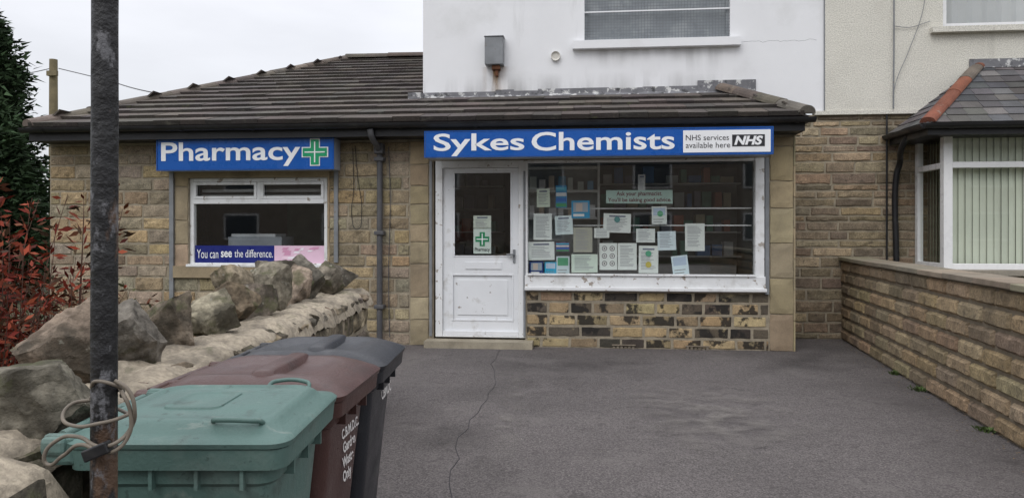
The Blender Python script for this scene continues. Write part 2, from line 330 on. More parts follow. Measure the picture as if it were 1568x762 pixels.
w.box((px0+.2,11.5,.8),(px0+1.1,11.9,2.0),(.25,.38,.32)); w.box((px1-.5,11.3,1.5),(px1+.1,11.9,2.1),(.4,.38,.34))
w.build('office_printer_and_desk',bld,[m_items])
# pharmacy window
w=MB(); yf=D+.03
frame(w,px0,px1,pz0,pz1,yf,yf+.07,.05,tb=.035)
zt=Z(395,308,D); w.box((px0+.05,yf-.01,zt-.03),(px1-.05,yf+.06,zt+.03)); xm=X(395,D); w.box((xm-.025,yf-.005,zt+.03),(xm+.025,yf+.06,pz1-.05))
frame(w,px0+.052,xm-.027,zt+.032,pz1-.052,yf-.015,yf+.03,.035); frame(w,xm+.027,px1-.052,zt+.032,pz1-.052,yf-.015,yf+.03,.035)
w.box((px0-.01,D-.055,pz0-.012),(px1+.01,yf,pz0+.02))
w.build('window_frame',bld,[m_paint],bevel=.004)
w=MB(); w.face([(px0+.04,yf+.04,pz0),(px1-.04,yf+.04,pz0),(px1-.04,yf+.04,pz1),(px0+.04,yf+.04,pz1)]); w.build('window_pane',bld,[m_glass])
w=MB()
for k in range(2):
    w.box((px0+.1,yf+.10+k*.02,zt+.05+k*.07),(px1-.1,yf+.105+k*.02,zt+.09+k*.07),(.25,.25,.25))
w.build('toplight_rails',bld,[m_items])
w=MB(); za,zb=Z(395,403,D),Z(395,376,D); xa,xb,xc=px0+.05,X(417,D),px1-.05
w.face([(xa,yf+.03,za),(xb,yf+.03,za),(xb,yf+.03,zb),(xa,yf+.03,zb)]); w.face([(xb,yf+.03,za),(xc,yf+.03,za),(xc,yf+.03,zb),(xb,yf+.03,zb)],(.72,.50,.62),1)
for i in range(14):
    x=R(xb+.02,xc-.15);z=R(za+.02,zb-.04); w.face([(x,yf+.027-i*.0001,z),(x+R(.04,.12),yf+.027-i*.0001,z),(x+.1,yf+.027-i*.0001,z+.03),(x+.02,yf+.027-i*.0001,z+.025)],random.choice([(.8,.6,.7),(.62,.3,.45),(.8,.75,.8)]),1)
w.build('window_strip_vinyl',bld,[m_bluedk,m_paper])
zt0,zt1=Z(350,394,D),Z(350,382,D)
text('strip_lettering','You can',X(298,D),X(331,D),zt0-.012,zt1,yf+.024,m_signwhite,bld)
text('strip_lettering_bold','see',X(335,D),X(352,D),zt0,zt1-.022,yf+.024,m_signwhite,bld,bold=.02)
text('strip_lettering_end','the difference.',X(356,D),X(415,D),zt0,zt1,yf+.024,m_signwhite,bld)
# shop window
yg=D+.06
gx0,gx1=X(808,D),X(1156,D); gz0,gz1=Z(980,422,D),sz1
w=MB()
w.box((sx0,D-.02,gz0),(gx0,D+.1,sz1)); w.box((gx1,D-.025,gz0),(X(1170,D),D+.1,sz1)); w.box((gx0,D+.0,sz1-.03),(gx1,D+.1,sz1))
w.box((sx0,D-.05,sz0+.0),(X(1171,D),D+.1,gz0)); w.box((sx0-.0,D-.085,sz0+.01),(X(1172,D),D-.051,sz0+.05)); w.box((gx0,D-.07,gz0-.002),(gx1,D+.04,gz0+.02))
w.build('shop_window_frame',bld,[m_paint],bevel=.006)
w=MB(); w.face([(gx0-.01,yg,gz0-.01),(gx1+.01,yg,gz0-.01),(gx1+.01,yg,gz1),(gx0-.01,yg,gz1)]); w.build('shop_window_pane',bld,[m_glass])
w=MB()
w.box((X(1171,D),D-.03,sz0-.02),(X(1177,D),D+.02,sz1)); w.box((X(657,D)+.01,D-.03,.12),(X(662,D),D+.03,dz1),mi=0)
for v,ua in ((319,860),(345,860)):
    z=Z(1000,v,yg+.12); w.box((X(ua,yg),yg+.12,z-.007),(gx1,yg+.135,z+.007),mi=1)
w.box((X(262,D),D-.045,sillz-.3),(X(268,D),D-.016,pz1+.1)); w.box((X(513,D),D-.045,pz0+.05),(X(519,D),D-.016,pz1+.1))
w.build('shutter_guides_and_bars',bld,[m_grey,m_signwhite])
# door
w=MB(); fx0,fx1=X(667,D),X(805,D)-.002; lz=Z(735,516,D); ft=.085
frame(w,fx0,fx1,lz,dz1,D-.01,D+.09,.085,tb=.02)
w.build('door_frame',bld,[m_paint],bevel=.005)
lx0,lx1=fx0+.087,fx1-.087; lz0,lz1=lz+.022,dz1-.09; gy=D+.03
gl=(X(695,D),X(782,D),Z(735,392,D),Z(735,264,D))
w=MB()
wallcells(w,lx0,lx1,lz0,lz1,gy,gy+.045,[(gl[0],gl[1],gl[2],gl[3]),(gl[0]-.02,gl[1]+.02,Z(735,490,D),Z(735,421,D))])
pz_=(gl[0]-.02,gl[1]+.02,Z(735,490,D),Z(735,421,D))
w.box((pz_[0],gy+.015,pz_[2]),(pz_[1],gy+.03,pz_[3])); w.box((pz_[0]+.06,gy+.005,pz_[2]+.06),(pz_[1]-.06,gy+.0149,pz_[3]-.06))
frame(w,pz_[0]-.012,pz_[1]+.012,pz_[2]-.012,pz_[3]+.012,gy-.008,gy+.0,.018)
frame(w,gl[0]-.01,gl[1]+.01,gl[2]-.01,gl[3]+.01,gy-.008,gy+.0,.016)
w.box((X(712,D),gy-.01,Z(735,412,D)),(X(768,D),gy,Z(735,401,D)))
w.box((lx0-.0,gy-.03,lz0),(lx1,gy-.001,lz0+.05))
w.build('door_leaf',bld,[m_door],bevel=.004)
w=MB(); w.face([(gl[0],gy+.02,gl[2]),(gl[1],gy+.02,gl[2]),(gl[1],gy+.02,gl[3]),(gl[0],gy+.02,gl[3])]); w.build('door_glass',bld,[m_glass])
w=MB(); hx=X(787,D); hz=Z(787,392,D); w.box((hx-.015,gy-.015,hz-.08),(hx+.015,gy-.001,hz+.08)); w.box((hx-.09,gy-.05,hz+.01),(hx+.005,gy-.035,hz+.03)); w.box((hx-.008,gy-.05,hz+.012),(hx+.008,gy-.001,hz+.028))
w.box((X(803,D)-.01,D-.03,Z(800,515,D)),(X(803,D)+.015,D-.0125,Z(800,262,D)))
w.build('door_handle',bld,[m_grey],bevel=.003)
# notices
def notice(mb,u0,v0,u1,v1,y,col,style='t',rot=0):
    x0,x1=X(u0,y),X(u1,y); z1,z0=Z((u0+u1)/2,v0,y),Z((u0+u1)/2,v1,y); cx,cz=(x0+x1)/2,(z0+z1)/2
    c_,s_=math.cos(rot),math.sin(rot)
    def q(a,b,c,d,off,cl,mi=0):
        pts=[]
        for (x,z) in ((a,b),(c,b),(c,d),(a,d)):
            dx,dz=(x-cx),(z-cz); pts.append((cx+dx*c_-dz*s_,y-off,cz+dx*s_+dz*c_))
        mb.face(pts,cl,mi)
    q(x0,z0,x1,z1,0,col); wd=x1-x0; ht=z1-z0
    if style=='t':
        z=z1-ht*.1
        if random.random()<.6: q(x0+wd*.2,z-.018,x1-wd*.2,z,.0015,(.15,.17,.25)); z-=.035
        while z>z0+ht*.12:
            q(x0+wd*.12,z-.0055,x1-wd*R(.12,.45),z,.0015,(.33,.34,.38)); z-=R(.014,.02)
    if style=='c':
        for i in range(3):
            for j in range(2):
                cx2=x0+wd*(.28+.44*j); cz2=z1-ht*(.2+.28*i); r=wd*.15
                ang=[k*math.pi/8 for k in range(16)]
                mb.face([(cx2+r*math.cos(t),y-.0015,cz2+r*math.sin(t)) for t in ang],(.12,.12,.13)); mb.face([(cx2+r*.75*math.cos(t),y-.0022,cz2+r*.75*math.sin(t)) for t in ang],(.75,.75,.75)); mb.face([(cx2+r*.35*math.cos(t),y-.0029,cz2+r*.35*math.sin(t)) for t in ang],(.2,.2,.2))
    if style=='p':
        q(x0+wd*.1,z0+ht*.35,x1-wd*.1,z1-ht*.1,.0015,(.35,.42,.5)); q(x0+wd*.25,z0+ht*.4,x0+wd*.6,z1-ht*.15,.0025,(.6,.5,.45)); q(x0+wd*.1,z0+ht*.1,x1-wd*.3,z0+ht*.25,.0015,(.8,.8,.8))
    if style=='s':
        for i,cl in enumerate([(.05,.3,.12),(.02,.15,.5),(.7,.7,.7),(.05,.4,.55)]): q(x0+.005,z0+ht*(.04+i*.24),x1-.005,z0+ht*(.2+i*.24),.0015,cl)
    if style=='y':
        q(x0+wd*.1,z0+ht*.5,x1-wd*.1,z1-ht*.08,.0015,random.choice([(.1,.45,.7),(.1,.35,.2),(.5,.6,.75)])); q(x0+wd*.1,z0+ht*.1,x1-wd*.3,z0+ht*.14,.0015,(.3,.3,.3)); q(x0+wd*.1,z0+ht*.25,x1-wd*.2,z0+ht*.29,.0015,(.3,.3,.3))
WH=(.78,.82,.80); n=MB(); yn=yg+.01
for a in [(822,289,842,317,(.66,.74,.62),'t'),(851,284,868,318,(.03,.25,.5),'s'),(875,307,903,334,(.02,.3,.55),'p'),(977,267,988,292,(.55,.55,.55),'t'),(998,316,1021,343,WH,'y'),
 (817,327,845,367,WH,'t'),(850,330,877,359,(.7,.8,.82),'t',.05),(878,348,907,386,(.42,.42,.36),'t'),(910,349,933,364,WH,'t'),(924,327,966,356,WH,'t',-.03),(974,350,1003,371,WH,'t'),
 (1007,354,1035,383,(.7,.8,.85),'t',.03),(1049,342,1079,384,WH,'t'),(809,370,849,398,WH,'t',.02),(851,371,872,385,(.2,.1,.25),'s'),(875,389,915,417,(.68,.78,.70),'t'),
 (918,372,945,413,WH,'c'),(946,372,975,413,WH,'t'),(978,376,1008,418,WH,'t'),(1029,391,1054,421,(.7,.82,.88),'y',.12),(834,401,852,421,(.02,.4,.65),'y'),(852,392,872,421,(.6,.7,.75),'y'),(811,400,832,421,(.02,.05,.2),'p')]:
    random.seed(int(a[0])); notice(n,a[0],a[1],a[2],a[3],yn+R(0,.004),a[4],a[5],a[6] if len(a)>6 else R(-.015,.015))
for (u,v,cl) in ((993,388,(.1,.4,.25)),(1011,327,(.1,.4,.2)),(945,336,(.1,.3,.3)),(993,405,(.6,.5,.1))):
    cx,cz=E(u,v,yn-.01); n.face([(cx+.035*math.cos(k*math.pi/8),yn-.004,cz+.035*math.sin(k*math.pi/8)) for k in range(16)],cl)
n.face([(X(928,yn),yn,Z(980,311,yn)),(X(1030,yn),yn,Z(980,312,yn)),(X(1030,yn),yn,Z(980,291,yn)),(X(928,yn),yn,Z(980,291,yn))],(.50,.68,.62))
yd=gy+.025
notice(n,725,330,752,349,yd,(.68,.74,.66),'t'); notice(n,725,350,752,388,yd,(.72,.8,.76),'n')
n.build('window_notices',bld,[m_paper])
text('banner_line_top','Ask your pharmacist.',X(944,yn),X(1014,yn),Z(980,301.5,yn),Z(980,293,yn),yn-.003,m_redink,bld,bold=.01)
text('banner_line_bottom',"You'll be taking good advice.",X(931,yn),X(1028,yn),Z(980,310.5,yn),Z(980,302.5,yn),yn-.003,m_redink,bld,bold=.01)
def cross(mb,cx,cz,r,t,y,col,mi=0):
    mb.box((cx-r,y,cz-t),(cx+r,y+.002,cz+t),col,mi); mb.box((cx-t,y+.0002,cz-r),(cx+t,y+.0018,cz+r),col,mi)
w=MB(); cx,cz=E(738.5,366,yd); cross(w,cx,cz,.085,.032,yd-.004,(1,1,1)); cross(w,cx,cz,.07,.006,yd-.0065,(1,1,1),1); w.build('door_notice_cross',bld,[m_greenx,m_signwhite])
text('door_notice_word','Pharmacy',X(727,yd),X(750,yd),Z(738,386,yd),Z(738,379,yd),yd-.003,m_ink,bld,bold=.01)
random.seed(21)
# roof
sl=.37; Uf=Vector((0,1,sl)).normalized(); L0=math.hypot(1,sl); ey=8.50; ez=2.68; RY=13.97; RX=-4.7; EX=-6.98; HR=2.43; HT=1.74
PAL=[(.098,.083,.073),(.088,.075,.066),(.110,.093,.080),(.082,.071,.064)]
def lo(t): y=ey+t/L0; return EX+(y-ey)/(RY-ey)*(RX-EX)
def hi(t):
    y=ey+t/L0
    return HR-(y-ey)/(9.9-ey)*(HR-HT) if y<9.9 else -2.24
w=MB(); Of=Vector((0,ey,ez))
tiles(w,Of,Vector((1,0,0)),Uf,(RY-ey)*L0,lo,hi,.345,.33,.024,PAL,stag=False,va=.10)
zr=ez+(RY-ey)*sl; zw=ez+(9.9-ey)*sl
w.face([(EX,ey,ez),(-2.24,ey,ez),(-2.24,RY,zr),(RX,RY,zr)],(.05,.04,.04)); w.face([(-2.24,ey,ez),(HR,ey,ez),(HT,9.9,zw),(-2.24,9.9,zw)],(.05,.04,.04))
Ul=Vector((RX-EX,0,zr-ez)); Ll=Ul.length; Ul.normalize(); BY=19.4
tiles(w,Vector((EX,0,ez)),Vector((0,-1,0)),Ul,Ll,lambda t:-(BY-(BY-RY)*t/Ll),lambda t:-(ey+(RY-ey)*t/Ll),.34,.33,.02,PAL,stag=False,va=.09)
w.face([(EX,BY,ez),(EX,ey,ez),(RX,RY,zr)],(.05,.04,.04)); w.face([(EX,BY,ez),(RX,RY,zr),(-2.24,RY,zr),(-2.24,BY,ez)],(.1,.08,.07))
Ur=Vector((-(HR-HT),0,zw-ez)); Lr=Ur.length; Ur.normalize()
tiles(w,Vector((HR,0,ez)),Vector((0,1,0)),Ur,Lr,lambda t:ey+(9.9-ey)*t/Lr,lambda t:9.88,.28,.33,.017,PAL,stag=False,va=.1)
w.face([(HR,ey,ez),(HR,9.9,ez),(HT,9.9,zw)],(.05,.04,.04))
w.build('tiled_roof',bld,[m_tile])
w=MB(); RP=[(.13,.108,.088),(.11,.093,.08),(.15,.122,.098)]
ridgetiles(w,(EX+.02,ey+.02,ez+.05),(RX,RY,zr+.05),.42,.11,RP); ridgetiles(w,(RX,RY,zr+.06),(-2.24,RY,zr+.06),.42,.12,RP); ridgetiles(w,(HR-.02,ey+.02,ez+.06),(HT,9.88,zw+.07),.42,.115,RP)
w.build('ridge_and_hip_tiles',bld,[m_ridge])
w=MB(); w.box((EX+.02,ey+.05,ez-.16),(HR-.04,ey+.08,ez-.005)); w.box((EX+.02,ey+.081,ez-.16),(HR-.04,D+.01,ez-.14)); w.box((HR-.07,ey+.082,ez-.16),(HR-.04,9.9,ez-.005))
w.box((EX+.02,ey+.081,ez-.155),(EX+.05,19,ez-.005))
def gutter(mb,A,B,r,nrm):
    A=Vector(A);B=Vector(B); K=8
    for (rr,fl) in ((r,0),(r*.85,1)):
        vs=[]
        for P_ in (A,B):
            for k in range(K+1):
                an=math.pi*k/K; vs.append(P_+nrm*math.cos(an)*rr-ZV*math.sin(an)*rr)
        mb.add(vs,[(k,k+1,K+2+k,K+1+k) for k in range(K)])
    mb.face([A+nrm*math.cos(math.pi*k/K)*r-ZV*math.sin(math.pi*k/K)*r for k in range(K+1)]); mb.face([B+nrm*math.cos(math.pi*k/K)*r-ZV*math.sin(math.pi*k/K)*r for k in range(K+1)])
    n=int((B-A).length/.9); Dv=(B-A).normalized()
    for i in range(n+1):
        c=A+Dv*(.3+i*.9); vs=[]
        if (c-A).length>(B-A).length: break
        for q in (-.02,.02):
            for k in range(K+1):
                an=math.pi*k/K; vs.append(c+Dv*q+nrm*math.cos(an)*r*1.12-ZV*math.sin(an)*r*1.12)
        mb.add(vs,[(k,k+1,K+2+k,K+1+k) for k in range(K)])
gutter(w,(EX-.03,ey-.012,ez-.01),(HR+.05,ey-.012,ez-.02),.058,Vector((0,-1,0)))
gutter(w,(HR+.01,ey,ez-.01),(HR+.01,9.88,ez-.01),.05,Vector((1,0,0)))
w.build('fascia_and_gutter',bld,[m_black],smooth=True)
pxx=X(584,D); tube('downpipe',[(pxx-.02,ey-.01,2.60),(pxx-.01,ey+.02,2.52),(pxx,D-.09,2.36),(pxx,D-.075,2.26),(pxx,D-.075,1.2),(pxx,D-.075,.04)],.036,m_dgrey,bld)
w=MB()
for z in (2.25,1.35,.45): w.box((pxx-.06,D-.125,z),(pxx+.06,D-.01,z+.05))
w.box((pxx-.055,D-.14,2.34),(pxx+.055,D-.03,2.47)); w.build('pipe_brackets',bld,[m_dgrey],bevel=.01)
cx=X(545,D); tube('hanging_wire',[(cx,D-.03,2.45),(cx+.03,D-.035,2.1),(cx+.08,D-.03,1.6),(cx+.03,D-.04,1.42),(cx-.04,D-.03,1.55),(cx-.02,D-.03,1.9),(cx-.03,D-.03,2.42)],.004,m_black,bld)
tube('fascia_cable',[(pxx+.1,D-.03,2.43),(pxx+.12,D-.03,1.8),(pxx+.1,D-.03,.9),(pxx+.11,D-.03,.1)],.005,m_dgrey,bld)
# ------------------------------------------------------------------ signs
def signbox(name,u0,u1,v0,v1,yf,dep,):
    e=empty(name); x0,x1=X(u0,yf),X(u1,yf); um=(u0+u1)/2; z1,z0=Z(um,v0,yf),Z(um,v1,yf)
    m=MB(); m.box((x0+.012,yf,z0+.012),(x1-.012,yf+.01,z1-.012)); m.build('face_panel',e,[m_blue])
    m=MB(); m.box((x0,yf+.006,z0),(x1,yf+dep,z1)); m.build('sign_case',e,[m_signgrey],bevel=.004)
    m=MB(); frame(m,x0-.002,x1+.002,z0-.002,z1+.002,yf-.006,yf+.012,.010); m.build('trim_edge',e,[m_blue])
    return e,x0,x1,z0,z1
yS=8.62
e,x0,x1,z0,z1=signbox('pharmacy_sign',240,511,213,260,yS,.24)
text('lettering','Pharmacy',X(247,yS),X(460,yS),Z(350,255,yS),Z(350,217,yS),yS-.004,m_signwhite,e,bold=.016)
m=MB(); cx,cz=E(482.5,233,yS); cross(m,cx,cz,.165,.062,yS-.006,(1,1,1),1); cross(m,cx,cz,.15,.05,yS-.012,(1,1,1),0); cross(m,cx,cz,.125,.007,yS-.016,(1,1,1),1)
m.build('green_cross',e,[m_greenx,m_signwhite])
yT=8.36
e,x0,x1,z0,z1=signbox('shop_sign',650,1184,197.5,238.5,yT,.30)
text('lettering_left','Sykes',X(664,yT),X(803,yT),Z(735,240.5,yT)+.012,Z(735,204,yT),yT-.004,m_signwhite,e,bold=.016)
text('lettering_right','Chemists',X(814,yT),X(1033,yT),Z(920,230,yT),Z(920,201,yT),yT-.004,m_signwhite,e,bold=.016)
m=MB(); m.box((X(1046,yT),yT-.004,Z(1114,233,yT)),(X(1180,yT),yT-.001,Z(1114,199,yT))); m.box((X(1121,yT),yT-.007,Z(1146,224,yT)),(X(1171,yT),yT-.0042,Z(1146,206,yT)),mi=1); m.build('service_panel',e,[m_signwhite,m_ink])
text('panel_line_top','NHS services',X(1050,yT),X(1116,yT),Z(1080,215,yT),Z(1080,206.5,yT),yT-.006,m_ink,e); text('panel_line_bottom','available here',X(1050,yT),X(1118,yT),Z(1080,226.5,yT),Z(1080,218,yT),yT-.006,m_ink,e)
text('panel_initials','NHS',X(1124,yT),X(1168,yT),Z(1146,222,yT),Z(1146,208,yT),yT-.009,m_signwhite,e,bold=.045,shear=.25)
# ------------------------------------------------------------------ white house
wh=empty('white_rendered_house'); yW=9.9; wx0,wx1=-2.26,X(1262,yW)
ux0,ux1,uz0=X(895,yW),X(1118,yW),Z(1000,59,yW)
w=MB(); wallcells(w,wx0,wx1,2.94,6.3,yW,yW+.2,[(ux0,ux1,uz0,5.6)]); w.box((wx0,yW+.2,2.6),(wx0+.2,18,6.3)); w.box((wx0,17.8,2.6),(wx1,18,6.3)); w.box((wx0+.002,yW+.002,2.7),(2.35,yW+.19,2.9399))
w.box((X(877,yW),yW-.09,Z(1000,74,yW)),(X(1133,yW),yW+.05,Z(1000,62,yW)))
w.build('rendered_walls',wh,[m_white])
w=MB(); w.add([(wx0-.3,yW-.35,6.25),(9.6,yW-.35,6.25),(9.6,14,8.9),(wx0-.3,14,8.9),(wx0-.3,18.4,6.25),(9.6,18.4,6.25)],[(0,1,2,3),(3,2,5,4),(0,3,4),(1,5,2)],(.11,.10,.09)); w.build('main_roof',wh,[m_tile])
w=MB(); w.face([(ux0,yW+.12,uz0),(ux1,yW+.12,uz0),(ux1,yW+.12,5.6),(ux0,yW+.12,5.6)],(.30,.33,.35)); frame(w,ux0,ux1,uz0,5.6,yW+.07,yW+.11,.04,tb=.05)
w.build('upper_window',wh,[M('dull_pane',(.29,.32,.34),.35,.15,3,0,dirts=[((.44,.46,.47),.5,.1,3,.5)])])
w=MB(); x=ux0+.03
while x<ux1: w.box((x,yW+.04,uz0),(x+.005,yW+.044,5.6)); x+=.04
z=uz0
while z<5.0: w.box((ux0,yW+.034,z),(ux1,yW+.038,z+.005)); z+=.04
w.box((ux0,yW+.03,Z(1000,16,yW)),(ux1,yW+.05,Z(1000,14,yW)),mi=1)
w.build('window_wire_mesh',wh,[m_grey,m_signwhite])
w=MB(); ax0,ax1=X(743,yW-.1),X(771,yW-.1); az0,az1=Z(757,100,yW-.1),Z(757,58,yW-.1); w.box((ax0,yW-.16,az0),(ax1,yW,az1)); w.box((ax0-.01,yW-.17,az1-.001),(ax1+.01,yW,az1+.015)); w.build('alarm_box',wh,[m_grey],bevel=.008)
w=MB(); w.box((ax0+.09,yW-.12,az0-.06),(ax0+.2,yW,az0)); w.box((ax0+.13,yW-.09,az0-.14),(ax0+.17,yW-.0,az0-.06)); w.build('rusty_bracket',wh,[M('rust',(.14,.06,.03),.9,.4,20,.6,40)],bevel=.01)
w=MB(); cx,cz=E(851,87,yW); K=20
ring=[(cx+.062*math.cos(k*2*math.pi/K),cz+.062*math.sin(k*2*math.pi/K)) for k in range(K)]
for k in range(K):
    a,b=ring[k],ring[(k+1)%K]; w.face([(a[0],yW,a[1]),(b[0],yW,b[1]),(b[0],yW-.05,b[1]),(a[0],yW-.05,a[1])]); w.face([(a[0],yW-.05,a[1]),(b[0],yW-.05,b[1]),(cx+(b[0]-cx)*.6,yW-.03,cz+(b[1]-cz)*.6),(cx+(a[0]-cx)*.6,yW-.03,cz+(a[1]-cz)*.6)])
w.face([(cx+(p[0]-cx)*.6,yW-.03,cz+(p[1]-cz)*.6) for p in ring])
w.build('wall_vent',wh,[M('vent_plastic',(.55,.53,.48),.6,.1,5,0)],smooth=True)
def fadequad(mb,x0,x1,z0,z1,y,topv,botv):
    mb.face([(x0,y,z0),((x0+x1)/2,y,z0),((x0+x1)/2,y,z1),(x0,y,z1)],[(0,0,0),(botv,)*3,(topv,)*3,(0,0,0)]); mb.face([((x0+x1)/2,y,z0),(x1,y,z0),(x1,y,z1),((x0+x1)/2,y,z1)],[(botv,)*3,(0,0,0),(0,0,0),(topv,)*3])
w=MB(); fadequad(w,ax0-.06,ax1+.08,zw+.04,az0,yW-.003,1.0,.35); fadequad(w,ax0+.02,ax1-.04,zw+.04,az0,yW-.005,1.4,.5)
w.build('rust_streak',wh,[m_rust])
w=MB()
for (xa,xb,zt_,h_) in ((X(880,yW),X(960,yW),Z(1000,75,yW),.28),(X(1050,yW),X(1130,yW),Z(1000,75,yW),.35),(X(960,yW),X(1050,yW),Z(1000,75,yW),.2)):
    w.face([(xa,yW-.003,zt_-h_),(xb,yW-.003,zt_-h_),(xb,yW-.003,zt_),(xa,yW-.003,zt_)],[(0,0,0),(0,0,0),(.5,.5,.5),(.5,.5,.5)])
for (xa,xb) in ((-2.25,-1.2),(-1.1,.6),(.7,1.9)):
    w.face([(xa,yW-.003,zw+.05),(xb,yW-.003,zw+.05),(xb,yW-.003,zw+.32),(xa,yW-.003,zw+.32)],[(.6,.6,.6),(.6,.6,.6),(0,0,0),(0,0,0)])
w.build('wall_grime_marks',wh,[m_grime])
random.seed(5)
tube('render_crack',[(X(1135,yW)+i*.045,yW+.0005,Z(1135,65,yW)+R(-.012,.012)+.0005*i) for i in range(22)],.0018,m_grey,wh,auto=False)
w=MB(); x=wx0
while x<HT+.1:
    x2=min(x+R(.25,.6),HT+.1); t=R(.045,.075); w.add([(x,yW-.12,zw-.035),(x2,yW-.12,zw-.035),(x2,yW-.012,zw+t*.5),(x,yW-.012,zw+t*.5),(x,yW-.004,zw+t+.03),(x2,yW-.004,zw+t+.03)],[(0,1,2,3),(3,2,5,4)]); x=x2
w.box((X(1068,yW),yW-.02,zw+.02),(X(1157,yW),yW-.002,Z(1110,123,yW)))
w.box((wx0-.16,yW-.2,zw-.04),(wx0+.02,yW-.02,zw+.05))
w.build('lead_flashing',wh,[m_lead])
# ------------------------------------------------------------------ neighbouring house
nb=empty('pebbledashed_house'); yN=9.93
vx0,vz0=X(1443,yW),Z(1500,42,yW)
w=MB(); wallcells(w,wx1+.004,9.4,2.94,6.3,yW-.015,yW+.2,[(vx0,9.0,vz0,5.6)]); w.box((9.2,yW+.2,0),(9.4,18,6.3)); w.build('pebbledash_walls',nb,[m_pebble])
w=MB(); w.box((X(1423,yW),yW-.1,vz0-.07),(9.1,yW+.04,vz0)); w.box((wx1-.12,yW-.03,2.89),(9.4,yW+.1,2.9399)); w.build('upper_sill',nb,[m_pebble])
w=MB(); frame(w,vx0+.001,8.99,vz0+.001,5.6,yW+.05,yW+.11,.07); w.box((vx0+1.3,yW+.05,vz0+.07),(vx0+1.37,yW+.11,5.5)); w.build('upper_window_frame',nb,[m_upvc])
w=MB(); w.face([(vx0,yW+.08,vz0),(9,yW+.08,vz0),(9,yW+.08,5.6),(vx0,yW+.08,5.6)]); w.build('upper_pane',nb,[m_glassb])
w=MB(); x=vx0+.05
while x<8.9: c=R(.5,.62); w.add([(x,yW+.25,vz0),(x+.09,yW+.30,vz0),(x+.18,yW+.25,vz0),(x,yW+.25,5.6),(x+.09,yW+.30,5.6),(x+.18,yW+.25,5.6)],[(0,1,4,3),(1,2,5,4)],(c,c,c*1.02)); x+=.18
w.box((vx0-.3,yW+.6,vz0-.3),(9.1,yW+.65,5.8),(.1,.1,.1)); w.build('net_curtain',nb,[m_blind],smooth=True)
w=MB(); w.box((XR-.1,yN,0),(9.4,yN+.2,2.9)); w.build('masonry_core',nb,[m_mortar])
w=MB(); STN=[(.25,.19,.12),(.21,.165,.11),(.28,.22,.14),(.17,.135,.095),(.24,.185,.125),(.31,.245,.16)]
coursed(w,Vector((0,yN,0)),S,N,XR+.02,4.3,0,2.89,(.075,.16),(.22,.62),STN,d=.02,rg=.012,va=.2); w.build('coursed_stone_wall',nb,[m_stone])
bx=4.12; by=9.12; bz0=.95; bz1=Z(1437,200,by); bxr=7.6
w=MB(); w.box((bx,by,0),(bxr,by+.15,bz0)); w.box((bx,by+.15,0),(bx+.15,yN,bz0)); w.build('bay_base',nb,[m_mortar])
w=MB(); coursed(w,Vector((0,by,0)),S,N,bx,bxr,0,bz0-.06,(.13,.16),(.3,.5),STN); coursed(w,Vector((bx,0,0)),Vector((0,1,0)),Vector((-1,0,0)),by,yN,0,bz0-.06,(.13,.16),(.3,.5),STN); w.build('bay_stonework',nb,[m_stone])
w=MB(); w.box((bx-.12,by-.14,bz0-.06),(bxr+.1,yN,bz0-.001),(.30,.27,.22)); w.build('bay_ledge',nb,[m_ashlar])
w=MB(); c=.09
w.box((bx-.01,by-.01,bz0),(bx+c,by+c,bz1)); w.box((bx,yN-.1,bz0),(bx+.07,yN-.02,bz1)); ztr=Z(1500,252,by)
def bayframe(ax,a,b):
    for (z0,z1) in ((bz0,bz0+.07),(ztr-.035,ztr+.035),(bz1-.06,bz1)):
        if ax=='x': w.box((a,by,z0),(b,by+.07,z1))
        else: w.box((bx,a,z0),(bx+.07,b,z1))
bayframe('x',bx+c,bxr); bayframe('y',by+c,yN-.1)
w.box((bx+1.55,by+.002,bz0+.07),(bx+1.62,by+.068,bz1-.06)); w.box((bxr-.08,by-.001,bz0),(bxr,by+.09,bz1))
w.build('bay_window_frame',nb,[m_upvc],bevel=.006)
w=MB(); w.face([(bx+.05,by+.035,bz0),(bxr,by+.035,bz0),(bxr,by+.035,bz1),(bx+.05,by+.035,bz1)]); w.face([(bx+.035,by+.05,bz0),(bx+.035,yN,bz0),(bx+.035,yN,bz1),(bx+.035,by+.05,bz1)]); w.build('bay_glass',nb,[m_glassb])
w=MB(); x=bx+.14
while x<bxr-.05:
    k=R(.93,1.05); w.add([(x,by+.14,bz0+.05),(x+.083,by+.155+R(-.008,.008),bz0+.05),(x+.083,by+.155,bz1-.04),(x,by+.14,bz1-.04)],[(0,1,2,3)],(.68*k,.71*k,.60*k)); x+=.08
y=by+.2
while y<yN-.05: k=R(.85,1.05); w.add([(bx+.14,y,bz0+.05),(bx+.17,y+.085,bz0+.05),(bx+.17,y+.085,bz1-.04),(bx+.14,y,bz1-.04)],[(0,1,2,3)],(.5*k,.55*k,.42*k)); y+=.078
w.box((bx+.3,yN-.3,bz0),(bxr,yN-.25,bz1),(.1,.1,.1)); w.build('vertical_blinds',nb,[m_blind])
rx=3.78; ry=8.80; rz=2.62; tx,tz=4.86,3.46; s2=(tz-rz)/(yW-ry); Ub=Vector((0,1,s2)).normalized(); Lb=math.hypot(yW-ry,tz-rz)
SL=[(.085,.085,.088),(.11,.105,.10),(.07,.07,.073),(.125,.118,.11),(.095,.085,.085)]
w=MB(); tiles(w,Vector((0,ry,rz)),S,Ub,Lb,lambda t:rx+(tx-rx)*t/Lb,lambda t:8.2,.16,.22,.006,SL,va=.25)
Us=Vector((tx-rx,0,tz-rz)); Ls=Us.length; Us.normalize()
tiles(w,Vector((rx,0,rz)),Vector((0,-1,0)),Us,Ls,lambda t:-9.9,lambda t:-(ry+(yW-ry)*t/Ls),.16,.22,.006,SL,va=.25)
